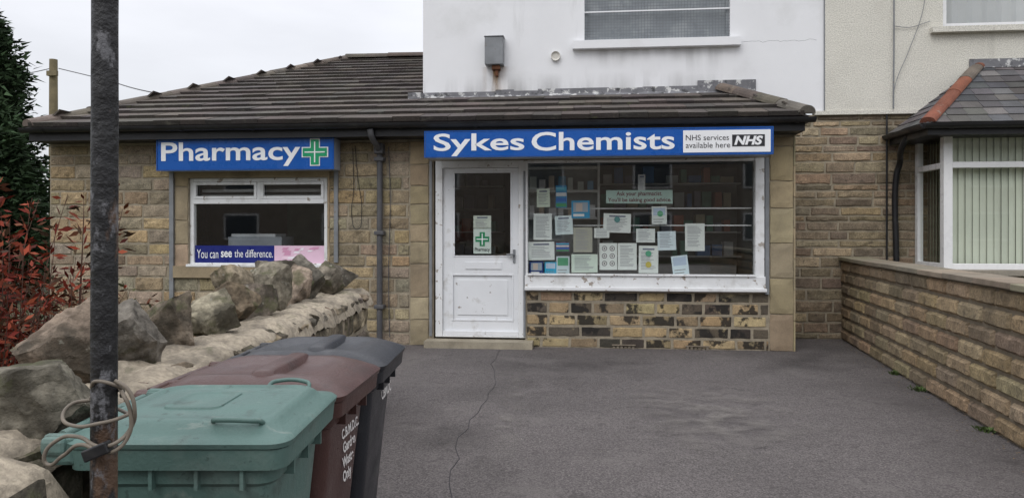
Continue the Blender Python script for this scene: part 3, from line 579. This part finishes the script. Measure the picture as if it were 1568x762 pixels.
w.face([(rx,ry,rz),(8.2,ry,rz),(8.2,yW,tz),(tx,yW,tz)],(.05,.05,.05)); w.face([(rx,yW,rz),(rx,ry,rz),(tx,yW,tz)],(.05,.05,.05)); w.build('bay_roof',nb,[m_slate])
w=MB(); ridgetiles(w,(rx+.02,ry+.02,rz+.04),(tx,yW,tz+.03),.42,.085,[(.13,.105,.09),(.20,.075,.045),(.22,.085,.05)]); w.build('bay_hip_tiles',nb,[m_ridge])
w=MB(); w.box((tx-.1,yW-.04,tz-.01),(8.2,yW-.017,tz+.10)); w.build('bay_flashing',nb,[m_lead])
w=MB(); w.box((rx+.03,ry+.03,rz-.13),(8.2,ry+.05,rz-.005)); w.box((rx+.03,ry+.051,rz-.13),(rx+.05,yW,rz-.005)); w.box((rx+.051,ry+.052,rz-.12),(8.2,yW,rz-.10)); w.box((bx-.03,by-.04,bz1),(bxr+.02,yN,rz-.121))
gutter(w,(rx-.03,ry-.012,rz-.01),(8.2,ry-.012,rz-.01),.055,Vector((0,-1,0))); gutter(w,(rx-.012,ry,rz-.01),(rx-.012,yW,rz-.01),.055,Vector((-1,0,0))); w.build('bay_fascia_gutter',nb,[m_black],smooth=True)
dpx=X(1373,yW-.05); tube('bay_downpipe',[(rx+.05,ry+.6,rz-.06),(rx+.03,ry+.75,rz-.22),(dpx+.02,yN-.12,2.25),(dpx,yN-.07,2.1),(dpx,yN-.07,1.0),(dpx,yN-.07,.05)],.036,m_black,nb)
tube('service_pipe',[(X(1356,yN),yN-.04,2.9),(X(1356,yN),yN-.04,1.0),(X(1356,yN),yN-.04,.1)],.012,m_black,nb)
tube('wall_cable',[(X(1366,yW),yW-.04,5.5),(X(1367,yW),yW-.04,4.0),(X(1366,yW),yW-.04,2.95)],.009,m_grey,nb)
tube('loose_cable',[(X(1414,yW),yW-.04,4.6),(X(1412,yW),yW-.05,4.25),(X(1390,yW),yW-.05,3.7),(X(1370,yW),yW-.05,3.3),(X(1366,yW),yW-.05,3.15)],.004,m_grey,nb)
tube('top_cable',[(X(1368,yW),yW-.04,4.0),(X(1390,yW),yW-.04,3.98),(X(1422,yW),yW-.04,4.05)],.004,m_grey,nb)
tube('corner_joint',[(wx1,yW-.01,5.5),(wx1,yW-.012,2.95)],.008,m_grey,nb,auto=False)
tube('low_pipe',[(X(1220,D),yN-.05,1.1),(X(1219,D),yN-.05,.5),(X(1222,D),yN-.05,.1),(X(1235,D),yN-.2,.03)],.008,m_black,nb)
# ------------------------------------------------------------------ boundary wall right
A=Vector((3.24,9.93,0)); B=Vector((2.5,2.2,0)); Sd=(B-A).normalized(); LB=(B-A).length; Nd=Vector((Sd.y,-Sd.x,0)); Nd=Nd if Nd.x<0 else -Nd
bw=empty('boundary_wall')
w=MB()
def obox(mb,O,S_,N_,s0,s1,n0,n1,z0,z1,col=(1,1,1),mi=0):
    vs=[O+S_*s+N_*n+ZV*z for z in (z0,z1) for (s,n) in ((s0,n0),(s1,n0),(s1,n1),(s0,n1))]
    mb.add(vs,[(0,1,2,3),(4,7,6,5),(0,4,5,1),(1,5,6,2),(2,6,7,3),(3,7,4,0)],col,mi)
obox(w,A,Sd,Nd,0,LB,-.24,-.004,0,1.02); w.build('wall_core',bw,[M('dark_mortar',(.17,.14,.10),.95,.25,12,.6,90)])
w=MB(); YB=[(.27,.20,.12),(.235,.175,.108),(.295,.22,.13),(.215,.165,.108),(.275,.215,.135)]
nc=7
for i in range(nc):
    z0=i*.1455; s=-(i%2)*.22-R(0,.03)
    while s<LB:
        block(w,A,Sd,Nd,max(s,0)+.007,min(s+.45,LB)-.007,z0+.006,z0+.1395,.038,.010,vary(random.choice(YB),.15),0,.028,back=-.012); s+=.45
w.build('rock_faced_blocks',bw,[m_stone])
w=MB(); s=0
while s<LB: 
    l=min(.6,LB-s); j=R(-.004,.004); obox(w,A,Sd,Nd,s+.003,s+l-.003,-.28,.05,1.021+j,1.066+j,vary((.22,.19,.14),.15)); s+=.6
w.build('coping',bw,[m_ashlar],bevel=.006)
def tuft(name,c,n,h,sp):
    m=MB()
    for i in range(n):
        a=R(0,6.28); r=R(0,sp); p=Vector(c)+Vector((math.cos(a)*r,math.sin(a)*r,0)); d=Vector((math.cos(a),math.sin(a),0))*R(.2,1); hh=h*R(.4,1); sd=Vector((-d.y,d.x,0)).normalized()*R(.003,.009)
        m.face([p-sd,p+sd,p+d*hh*.5+ZV*hh*.7+sd*.7,p+d*hh+ZV*hh*R(.6,.9)])
    return m.build(name,None,[m_grass])
for i,(s,k) in enumerate(((2.35,.8),(3.1,1.1),(4.45,.9))):
    p=A+Sd*s+Nd*.05; tuft('weed_clump',(p.x,p.y,.005),int(70*k),.05,.08*k)
m=MB()
for i in range(420):
    s=R(0,7); p=A+Sd*s+Nd*abs(random.gauss(.04,.10)); q=R(.005,.016); a=R(0,6); m.face([(p.x,p.y,.02),(p.x+q*math.cos(a),p.y+q*math.sin(a),.022),(p.x+q*1.4*math.cos(a+.8),p.y+q*1.4*math.sin(a+.8),.018)],vary((.12,.08,.04),.5))
for i in range(260):
    x=R(-2,3); y=D-abs(random.gauss(.02,.08)) if x<XR else 9.9-abs(random.gauss(0,.3)); q=R(.006,.016); a=R(0,6); m.face([(x,y,.02),(x+q*math.cos(a),y+q*math.sin(a),.022),(x+q*1.4*math.cos(a+.8),y+q*1.4*math.sin(a+.8),.018)],vary((.12,.09,.05),.5))
for i in range(220):
    x=R(-1,2.8); y=R(3,8.8); q=R(.004,.010); a=R(0,6); m.face([(x,y,.026),(x+q*math.cos(a),y+q*math.sin(a),.027),(x+q*1.4*math.cos(a+.8),y+q*1.4*math.sin(a+.8),.026)],vary((.2,.17,.13),.5))
m.build('leaf_litter',None,[m_items])
# ------------------------------------------------------------------ rubble wall
rw=empty('rubble_stone_wall'); Fd=W(0,1)-W(0,0); Rd=W(1,0)-W(0,0); O0=Vector((0,0,0))
w=MB(); obox(w,O0,Fd,Rd,1.72,6.05,-1.52,-1.185,0,.88); obox(w,O0,Fd,Rd,1.20,1.70,-1.7,-1.06,0,.84); w.build('wall_core',rw,[m_mortar])
w=MB(); RB=[(.20,.17,.125),(.165,.14,.105),(.235,.195,.14),(.14,.12,.095),(.21,.17,.115)]
coursed(w,Rd*-1.185,Fd,Rd,1.72,6.05,0,.90,(.10,.20),(.14,.42),RB,d=.035,rg=.02,ins=.03)
coursed(w,Rd*-1.06,Fd,Rd,1.20,1.70,0,.86,(.13,.22),(.2,.36),RB,d=.03,rg=.018,ins=.03)
coursed(w,Fd*1.20,Rd,-Fd,-1.7,-1.06,0,.86,(.13,.22),(.2,.36),RB,d=.03,rg=.018,ins=.03)
coursed(w,Fd*6.05,Rd,Fd,-1.52,-1.185,0,.90,(.10,.20),(.14,.3),RB,d=.03,rg=.02,ins=.03)
w.build('rubble_facing',rw,[m_boulder])
w=MB()
def capgrid(l0,l1,d0,d1,zb,amp):
    nx=max(4,int((l1-l0)/.03)); ny=int((d1-d0)/.03); vs=[]
    for j in range(ny+1):
        for i in range(nx+1):
            l=l0+(l1-l0)*i/nx; d=d0+(d1-d0)*j/ny; e_=min(i,nx-i)/nx*2; z=zb+amp*(noise.noise(Vector((l*5,d*5,1)))*1.0+noise.noise(Vector((l*16,d*16,4)))*.6)+.05*min(1,e_*2.2)-(.07 if i in(0,nx) or j in (0,ny) else 0)
            ll=l+.03*noise.noise(Vector((d*6,l,9))); vs.append(O0+Rd*ll+Fd*d+ZV*z)
    w.add(vs,[(j*(nx+1)+i,j*(nx+1)+i+1,(j+1)*(nx+1)+i+1,(j+1)*(nx+1)+i) for j in range(ny) for i in range(nx)])
capgrid(-1.54,-1.150,1.68,6.08,.875,.035); capgrid(-1.71,-1.04,1.18,1.74,.85,.03)
w.build('mortar_cap',rw,[m_mortar_top],smooth=True,angle=60)
def boulder(mb,c,sz,seed,rot,tilt,pal=RB,sub=4):
    rs=random.Random(seed); bm=bmesh.new(); bmesh.ops.create_icosphere(bm,subdivisions=sub,radius=1)
    pl=[]
    for i in range(15):
        n_=Vector((rs.gauss(0,1),rs.gauss(0,1),rs.gauss(0,1))).normalized(); pl.append((n_,rs.uniform(.56,.86)))
    mt=Matrix.Rotation(rot,3,'Z')@Matrix.Rotation(tilt,3,'X')
    for v in bm.verts:
        p=v.co*1.16
        for n_,d_ in pl:
            k=p.dot(n_)-d_
            if k>0: p=p-n_*k*.97
        q=p+Vector((seed*3.1,0,0)); p=p*(1+.10*noise.noise(q*1.9)+.07*noise.noise(q*5)+.05*abs(noise.noise(q*9)))
        p=Vector((p.x*sz[0],p.y*sz[1],p.z*sz[2])); v.co=mt@p
    col=vary(rs.choice(pal),.2); vs=[Rd*v.co.x+Fd*v.co.y+ZV*v.co.z+c for v in bm.verts]; fs=[[v.index for v in f.verts] for f in bm.faces]; mb.add(vs,fs,col); bm.free()
BP=[(.185,.158,.118),(.155,.136,.105),(.215,.178,.13),(.14,.127,.102),(.175,.142,.10)]
w=MB()
specs=[(-1.27,1.95,.96,.17,.15,.115,.2),(-1.46,2.42,1.02,.125,.12,.165,.0),(-1.44,2.78,1.01,.12,.11,.15,.3),(-1.48,3.18,1.02,.14,.10,.14,-.25),(-1.45,3.55,1.00,.14,.11,.115,-.3),(-1.49,3.92,1.02,.135,.10,.135,-.4),
(-1.47,4.28,1.01,.14,.10,.13,-.2),(-1.50,4.62,1.03,.15,.12,.15,-.35),(-1.46,5.0,1.03,.145,.11,.14,-.3),(-1.51,5.35,1.05,.16,.12,.15,-.2),(-1.43,5.68,1.02,.15,.11,.135,-.4),(-1.44,5.95,1.02,.16,.10,.14,-.1),
(-1.66,4.5,1.06,.14,.12,.15,.1),(-1.66,5.1,1.07,.15,.12,.15,.1),(-1.62,1.75,.90,.15,.18,.12,.4),(-1.36,1.42,.84,.20,.14,.09,.3),(-1.66,2.15,.93,.16,.16,.14,0)]
for i,(l,d,z,a,b,c_,tl) in enumerate(specs): boulder(w,W(l,d,z),(a*1.15,b*1.12,c_*1.1),i+3,R(-.35,.35),tl,BP,5 if d<3.3 else 4)
for i in range(12):
    boulder(w,W(-1.24+R(-.02,.05),2.1+i*.34+R(-.06,.06),.885),(R(.03,.06),R(.04,.08),R(.025,.04)),100+i,R(0,3),R(-.3,.3),BP,3)
w.build('coping_boulders',rw,[m_boulder],smooth=True,angle=24)
# ------------------------------------------------------------------ wheelie bins
def rrect(hx,hy,r,cx=0,cy=0,n=5):
    r=min(r,hx*.98,hy*.98); pts=[]
    for (sx_,sy_,a0) in ((1,1,0),(-1,1,90),(-1,-1,180),(1,-1,270)):
        for k in range(n+1):
            a=math.radians(a0+90*k/n); pts.append((cx+sx_*(hx-r)+r*math.cos(a),cy+sy_*(hy-r)+r*math.sin(a)))
    return pts
def loft(mb,prof,capb=True,capt=True,n=5):
    K=4*(n+1); vs=[]
    for (z,cx,hx,hy,r,*zz) in prof:
        for (x,y) in rrect(hx,hy,r,cx,0,n):
            dz=zz[0](x,y) if zz else 0; vs.append((x,y,z+dz))
    fs=[]
    for j in range(len(prof)-1):
        for k in range(K): fs.append((j*K+k,j*K+(k+1)%K,(j+1)*K+(k+1)%K,(j+1)*K+k))
    if capb: fs.append(tuple(range(K))[::-1])
    if capt: fs.append(tuple((len(prof)-1)*K+k for k in range(K)))
    mb.add(vs,fs)
def wheelie_bin(mat,lat,dep,rot,style,lines,sz=1,sx=1):
    e=empty('wheelie_bin',W(lat,dep,0),PSI+rot); e.scale=(sx,1,sz)
    m=MB(); loft(m,[(.06,-.02,.19,.17,.04),(.10,-.02,.205,.18,.05),(.55,-.012,.238,.205,.05),(.80,-.005,.256,.225,.05),(.81,-.003,.265,.235,.05),(.845,-.002,.268,.237,.05),(.85,0,.298,.260,.045),(.90,0,.303,.266,.045),(.902,0,.28,.24,.04)])
    m.build('body',e,[mat],smooth=True,angle=28)
    m=MB()
    for k in range(4):
        m.box((-.2+k*.125,-.252,.80),(-.19+k*.125,-.23,.848)); m.box((-.2+k*.125,.23,.80),(-.19+k*.125,.252,.848))
    for k in range(3): m.box((.25,-.13+k*.13,.80),(.283,-.12+k*.13,.848))
    m.build('rim_ribs',e,[mat])
    m=MB()
    if style==0:
        cv=lambda x,y:.010*(1-(y/.27)**2)+.006*(1-(x/.3)**2)
        loft(m,[(.903,.0,.308,.270,.05),(.915,0,.312,.274,.055),(.922,0,.302,.264,.055,cv),(.924,-.0,.270,.234,.06,cv),(.940,-.005,.258,.220,.065,cv),(.947,-.005,.246,.208,.065,cv),(.949,-.005,.228,.190,.06,cv),(.941,-.005,.220,.182,.06,cv),(.941,-.005,.17,.14,.05,cv),(.941,-.005,.08,.06,.04,cv)])
        loft(m,[(.950,-.04,.09,.10,.03),(.960,-.04,.085,.095,.03),(.960,-.04,.072,.082,.03),(.957,-.04,.068,.078,.03)])
    else:
        dm=lambda x,y:.022*math.cos(min(1,abs(x)/.28)*1.57)
        loft(m,[(.903,.0,.308,.270,.05),(.920,0,.314,.276,.06),(.932,0,.300,.262,.06),(.945,0,.270,.235,.07,dm),(.958,-.01,.235,.20,.08,dm),(.956,-.02,.20,.16,.08,dm),(.940,-.03,.165,.12,.07,dm),(.938,-.03,.08,.05,.04,dm)])
    m.build('lid',e,[mat],smooth=True,angle=50)
    if style==1:
        m=MB(); loft(m,[(.94,.02,.05,.21,.03),(.982,.02,.035,.19,.03),(.988,.02,.02,.17,.02)]); m.build('lid_ridge',e,[mat],smooth=True,angle=60)
    if style==0:
        for sy_ in (-1,1):
            y=sy_*.215; z=.945
            tube('lid_handle',[(.085,y-sy_*.025,z-.008),(.086,y,z+.012),(.105,y+sy_*.014,z+.017),(.20,y+sy_*.014,z+.015),(.218,y,z+.010),(.22,y-sy_*.025,z-.008)],.0065,mat,e)
    tube('hinge_bar',[(-.345,-.20,.915),(-.345,0,.915),(-.345,.20,.915)],.014,mat,e,auto=False)
    m=MB()
    for y in (-.25,-.08,.08,.25): m.box((-.36,y-.022,.885),(-.29,y+.022,.93))
    m.box((-.36,-.262,.86),(-.27,-.235,.935)); m.box((-.36,.235,.86),(-.27,.262,.935)); m.build('hinge_brackets',e,[mat],bevel=.012)
    m=MB()
    for sy_ in (-1,1):
        K=20; c=(-.24,sy_*.20,.10)
        for k in range(K):
            a=k*2*math.pi/K;b=(k+1)*2*math.pi/K; r=.1; y0_,y1_=c[1]-.025,c[1]+.025
            p=[(c[0]+r*math.cos(a),c[2]+r*math.sin(a)),(c[0]+r*math.cos(b),c[2]+r*math.sin(b))]
            m.face([(p[0][0],y0_,p[0][1]),(p[1][0],y0_,p[1][1]),(p[1][0],y1_,p[1][1]),(p[0][0],y1_,p[0][1])]); m.face([(c[0],y0_,c[2]),(p[0][0],y0_,p[0][1]),(p[1][0],y0_,p[1][1])]); m.face([(c[0],y1_,c[2]),(p[1][0],y1_,p[1][1]),(p[0][0],y1_,p[0][1])])
    m.build('wheels',e,[m_black])
    z=.725
    for i,(s_,yo,fs_) in enumerate(lines):
        cu=bpy.data.curves.new('lettering','FONT'); cu.body=s_; cu.size=fs_; cu.align_x='CENTER'; cu.offset=.0014; cu.materials.append(m_binwhite); o=bpy.data.objects.new('lettering',cu); sc.collection.objects.link(o); o.parent=e
        zz=z-i*.056; xf=.251-(.80-zz)*.072; o.location=(xf+.004,yo,zz); o.rotation_euler=(math.radians(90-4),0,math.radians(90))
    return e
wheelie_bin(m_bing,-.800,2.01,.0,0,[],1,.87)
wheelie_bin(m_binb,-.822,2.58,-.06,1,[('C.B.M.D.C.',.05,.046),('Garden',.05,.05),('Waste',.05,.05),('Only',.05,.05)],.975)
wheelie_bin(m_bink,-.800,3.13,-.02,1,[('CBMDC',0.11,.062)],.965)
# ------------------------------------------------------------------ pole with cable
pd=1.52; pl_=(160-784)/F*pd; base=W(pl_-.003,pd,0); top=W(pl_+.006,pd,4.2)
pe=empty('metal_pole'); 
m=MB(); K=28; rows=90; vs=[]
for j in range(rows+1):
    c=base.lerp(top,j/rows); z=c.z
    for k in range(K):
        a=2*math.pi*k/K; r=.0253+.0007*noise.noise(Vector((math.cos(a)*2,math.sin(a)*2,z*9))); vs.append(c+Vector((math.cos(a)*r,math.sin(a)*r,0)))
m.add(vs,[(j*K+k,j*K+(k+1)%K,(j+1)*K+(k+1)%K,(j+1)*K+k) for j in range(rows) for k in range(K)]); m.build('pole_shaft',pe,[m_pole],smooth=True)
ce=empty('tied_cable')
f_=pd-.035; bk=pd+.04
tube('loop_large',[P(176,582,f_),P(196,596,f_),P(206,625,f_),P(200,655,f_+.01),P(180,676,f_-.01),P(155,683,f_-.01),P(120,668,f_+.02),P(90,672,f_+.04),P(68,696,f_+.04),P(72,710,f_+.04),P(95,698,f_+.03),P(125,680,f_),P(150,690,f_-.01)],.0040,m_cord,ce)
tube('loop_small',[P(150,690,f_),P(175,690,f_-.01),P(196,668,f_),P(200,632,f_),P(190,606,f_),P(172,598,bk),P(150,600,bk),P(138,610,bk)],.0040,m_cord,ce)
tube('loop_around',[P(140,612,bk),P(110,618,bk-.02),P(96,640,f_+.02),P(118,652,f_),P(150,648,f_-.01),P(182,640,f_),P(186,628,bk),P(160,620,bk)],.0038,m_cord,ce)
tube('loop_tail',[P(186,606,bk),P(178,590,f_),P(150,583,f_-.01),P(140,592,f_+.02)],.0036,m_cord,ce)
m=MB(); c=P(149,690,f_-.012); a_=Rd*.024+ZV*.010; b_=ZV*.011-Rd*.004; n_=-Fd*.012
vs=[c+a_*i+b_*j+n_*k for k in (-1,1) for (i,j) in ((-1,-1),(1,-1),(1,1),(-1,1))]; m.add(vs,[(0,1,2,3),(4,7,6,5),(0,4,5,1),(1,5,6,2),(2,6,7,3),(3,7,4,0)]); m.build('connector_block',ce,[m_black],bevel=.003)
# ------------------------------------------------------------------ shrubs
def shrub(name,base,n,hgt,spread,leaves,pal,lean=(0,0),ls=.06):
    e=empty(name); m=MB(); st=MB()
    for i in range(n):
        a=R(0,6.28); rr=R(.1,1)*spread; b=Vector(base)+Vector((math.cos(a),math.sin(a),0))*rr*.25; tip=Vector(base)+Vector((math.cos(a)*rr+lean[0],math.sin(a)*rr+lean[1],hgt*R(.5,1)))
        mid=(b+tip)/2+Vector((R(-.08,.08),R(-.08,.08),.1)); pts=[]
        for k in range(9):
            t=k/8; pts.append(b*(1-t)**2+mid*2*t*(1-t)+tip*t*t)
        for k in range(8):
            r0=.006*(1-k/10); r1=.006*(1-(k+1)/10)
            vs=[pts[k]+Vector((math.cos(q)*r0,math.sin(q)*r0,0)) for q in (0,2.1,4.2)]+[pts[k+1]+Vector((math.cos(q)*r1,math.sin(q)*r1,0)) for q in (0,2.1,4.2)]
            st.add(vs,[(0,1,4,3),(1,2,5,4),(2,0,3,5)])
        for l in range(leaves):
            t=R(.2,1)**.7; p=b*(1-t)**2+mid*2*t*(1-t)+tip*t*t
            d=Vector((R(-1,1),R(-1,1),R(-.35,1.0))).normalized(); up=Vector((R(-1,1),R(-1,1),R(-1,1))); sd=d.cross(up).normalized()*ls*R(.12,.2); ln=ls*R(.6,1.3); p=p+d*R(0,.04)
            m.face([p,p+d*ln*.45+sd,p+d*ln,p+d*ln*.45-sd],vary(random.choice(pal),.4))
    st.build('stems',e,[m_twig]); m.build('leaves',e,[m_leafr])
    return e
RED=[(.15,.024,.016),(.20,.038,.02),(.09,.02,.014),(.25,.06,.032),(.06,.035,.02),(.11,.04,.02)]
b0=W(-2.25,3.1,0); shrub('red_leaf_shrub',(b0.x,b0.y,.2),58,1.42,.40,56,RED,ls=.05)
b0=W(-1.95,3.3,0); shrub('red_leaf_shrub',(b0.x,b0.y,.45),9,1.18,.18,34,RED,lean=(.12,0),ls=.055)
b0=W(-2.6,4.2,0); shrub('red_leaf_shrub',(b0.x,b0.y,.2),44,1.1,.5,50,[(.09,.032,.02),(.06,.04,.023),(.12,.04,.022),(.045,.045,.02)],ls=.05)
b0=W(-2.3,3.6,0); shrub('red_leaf_shrub',(b0.x,b0.y,.3),16,.85,.45,16,RED,ls=.05)
# ------------------------------------------------------------------ conifer
def conifer(base,h,r,n,seed):
    rs=random.Random(seed); e=empty('conifer_tree'); t=MB(); K=8
    for j in range(8):
        r0=.16*(1-j/8.5); r1=.16*(1-(j+1)/8.5); z0=h*j/8; z1=h*(j+1)/8
        vs=[Vector(base)+Vector((math.cos(k*.785)*r0,math.sin(k*.785)*r0,z0)) for k in range(K)]+[Vector(base)+Vector((math.cos(k*.785)*r1,math.sin(k*.785)*r1,z1)) for k in range(K)]
        t.add(vs,[(k,(k+1)%K,K+(k+1)%K,K+k) for k in range(K)])
    m=MB()
    for i in range(n):
        z=h*(.04+.96*rs.random()**.9); R0=r*(1-z/h)**.55*rs.uniform(.65,1.14)+.12; a=rs.uniform(0,6.28); d=Vector((math.cos(a),math.sin(a),0))
        b=Vector(base)+ZV*z; k=rs.uniform(.4,1.6); 
        t.add([b+ZV*.015,b-ZV*.015,b+d*R0+ZV*.12*R0],[(0,1,2)])
        for q in range(36):
            s=rs.uniform(.3,1)**.55; p=b+d*R0*s+ZV*(.15*R0*s)+Vector((rs.gauss(0,.13),rs.gauss(0,.13),rs.gauss(0,.10)))
            dd=(d+Vector((rs.uniform(-.9,.9),rs.uniform(-.9,.9),rs.uniform(-.6,.9)))).normalized(); sd=dd.cross(Vector((rs.uniform(-1,1),rs.uniform(-1,1),rs.uniform(-1,1)))).normalized()*rs.uniform(.025,.05); ln=rs.uniform(.10,.24)
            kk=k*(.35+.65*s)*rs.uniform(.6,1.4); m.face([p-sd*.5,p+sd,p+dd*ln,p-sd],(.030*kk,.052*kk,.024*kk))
    t.build('trunk_and_limbs',e,[m_bark]); m.build('foliage',e,[m_conif])
q=W(-11.75,16,0); conifer(q,6.1,1.85,900,5)
q=W(-10.5,14.4,0); conifer(q,3.9,1.35,480,9)
q=W(-14.2,18,0); conifer(q,7.4,2.4,600,11)
# ------------------------------------------------------------------ utility pole
ue=empty('utility_pole'); q=W(-18.6,30,0); K=12; m=MB(); vs=[q+Vector((math.cos(k*math.pi/6)*r,math.sin(k*math.pi/6)*r,z)) for (z,r) in ((0,.19),(8.3,.15)) for k in range(K)]
m.add(vs,[(k,(k+1)%K,K+(k+1)%K,K+k) for k in range(K)]+[tuple(range(K,2*K))]); m.box((q.x-.12,q.y-.25,7.6),(q.x+.3,q.y-.12,7.8)); m.build('timber_pole',ue,[m_wood],smooth=True)
q1=P(90,105,30); tube('overhead_line',[q1,P(160,122,27),P(235,142,24),P(420,170,22)],.018,m_dgrey,ue); tube('overhead_line_rear',[P(78,105,30),P(40,112,33),P(-40,108,40)],.018,m_dgrey,ue)
# ------------------------------------------------------------------ houses across the road (seen only as reflections)
oh=empty('terraced_house'); m=MB(); 
m.box((-30,-24,0),(30,-17,5.2),(.2,.17,.14)); m.add([(-30,-16.6,5.1),(30,-16.6,5.1),(30,-20.5,8),(-30,-20.5,8),(-30,-24.4,5.1),(30,-24.4,5.1)],[(0,3,2,1),(3,4,5,2),(0,4,3),(1,2,5)],(.08,.075,.07))
for k in range(12):
    for z in (.9,3.3): m.box((-28+k*5,-16.99,z),(-26.2+k*5,-16.95,z+1.3),(.6,.6,.6)); m.box((-27.9+k*5,-16.94,z+.1),(-26.3+k*5,-16.93,z+1.2),(.04,.05,.06))
m.build('terrace_shell',oh,[m_items])
# ------------------------------------------------------------------ world, sun, camera
wd=bpy.data.worlds.new('World'); sc.world=wd; wd.use_nodes=True; nt=wd.node_tree; N_=nt.nodes; L=nt.links
bg=N_['Background']; out=N_['World Output']
sky=N_.new('ShaderNodeTexSky'); sky.sky_type='NISHITA'; sky.sun_disc=False; sky.sun_elevation=math.radians(48); sky.sun_rotation=math.radians(200); bg.inputs[1].default_value=.05
hs=N_.new('ShaderNodeHueSaturation'); hs.inputs['Saturation'].default_value=.35; L.new(sky.outputs[0],hs.inputs['Color']); L.new(hs.outputs[0],bg.inputs[0])
b2=N_.new('ShaderNodeBackground'); tc=N_.new('ShaderNodeTexCoord'); sp=N_.new('ShaderNodeSeparateXYZ'); L.new(tc.outputs['Generated'],sp.inputs[0])
mr=N_.new('ShaderNodeMapRange'); mr.inputs[1].default_value=0; mr.inputs[2].default_value=1; mr.inputs[3].default_value=.42; mr.inputs[4].default_value=1.9; L.new(sp.outputs[2],mr.inputs[0])
mp=N_.new('ShaderNodeMapping'); mp.inputs['Scale'].default_value=(1,1,3.2); L.new(tc.outputs['Generated'],mp.inputs[0])
nz=N_.new('ShaderNodeTexNoise'); nz.inputs['Scale'].default_value=2.2; nz.inputs['Detail'].default_value=5; L.new(mp.outputs[0],nz.inputs['Vector'])
m2=N_.new('ShaderNodeMapRange'); m2.inputs[1].default_value=.35; m2.inputs[2].default_value=.65; m2.inputs[3].default_value=.88; m2.inputs[4].default_value=1.10; L.new(nz.outputs[0],m2.inputs[0])
mm=N_.new('ShaderNodeMath'); mm.operation='MULTIPLY'; L.new(mr.outputs[0],mm.inputs[0]); L.new(m2.outputs[0],mm.inputs[1]); b2.inputs[0].default_value=(.945,.95,1.0,1); L.new(mm.outputs[0],b2.inputs[1])
ad=N_.new('ShaderNodeAddShader'); L.new(bg.outputs[0],ad.inputs[0]); L.new(b2.outputs[0],ad.inputs[1]); L.new(ad.outputs[0],out.inputs[0])
ld=bpy.data.lights.new('sun','SUN'); ld.energy=.8; ld.angle=math.radians(30); ld.color=(1,.985,.965); lo_=bpy.data.objects.new('sun',ld); sc.collection.objects.link(lo_)
az=math.radians(200); el=math.radians(48); sd=Vector((math.sin(az)*math.cos(el),math.cos(az)*math.cos(el),math.sin(el))); lo_.rotation_euler=sd.to_track_quat('Z','Y').to_euler(); lo_.location=(0,-5,12)
cd=bpy.data.cameras.new('camera'); cd.lens=26; cd.sensor_width=36; cd.shift_y=-30/1568; cd.clip_end=1000; cd.clip_start=.05; co=bpy.data.objects.new('camera',cd); sc.collection.objects.link(co); co.location=(0,0,H); co.rotation_euler=(math.pi/2,0,PSI); sc.camera=co
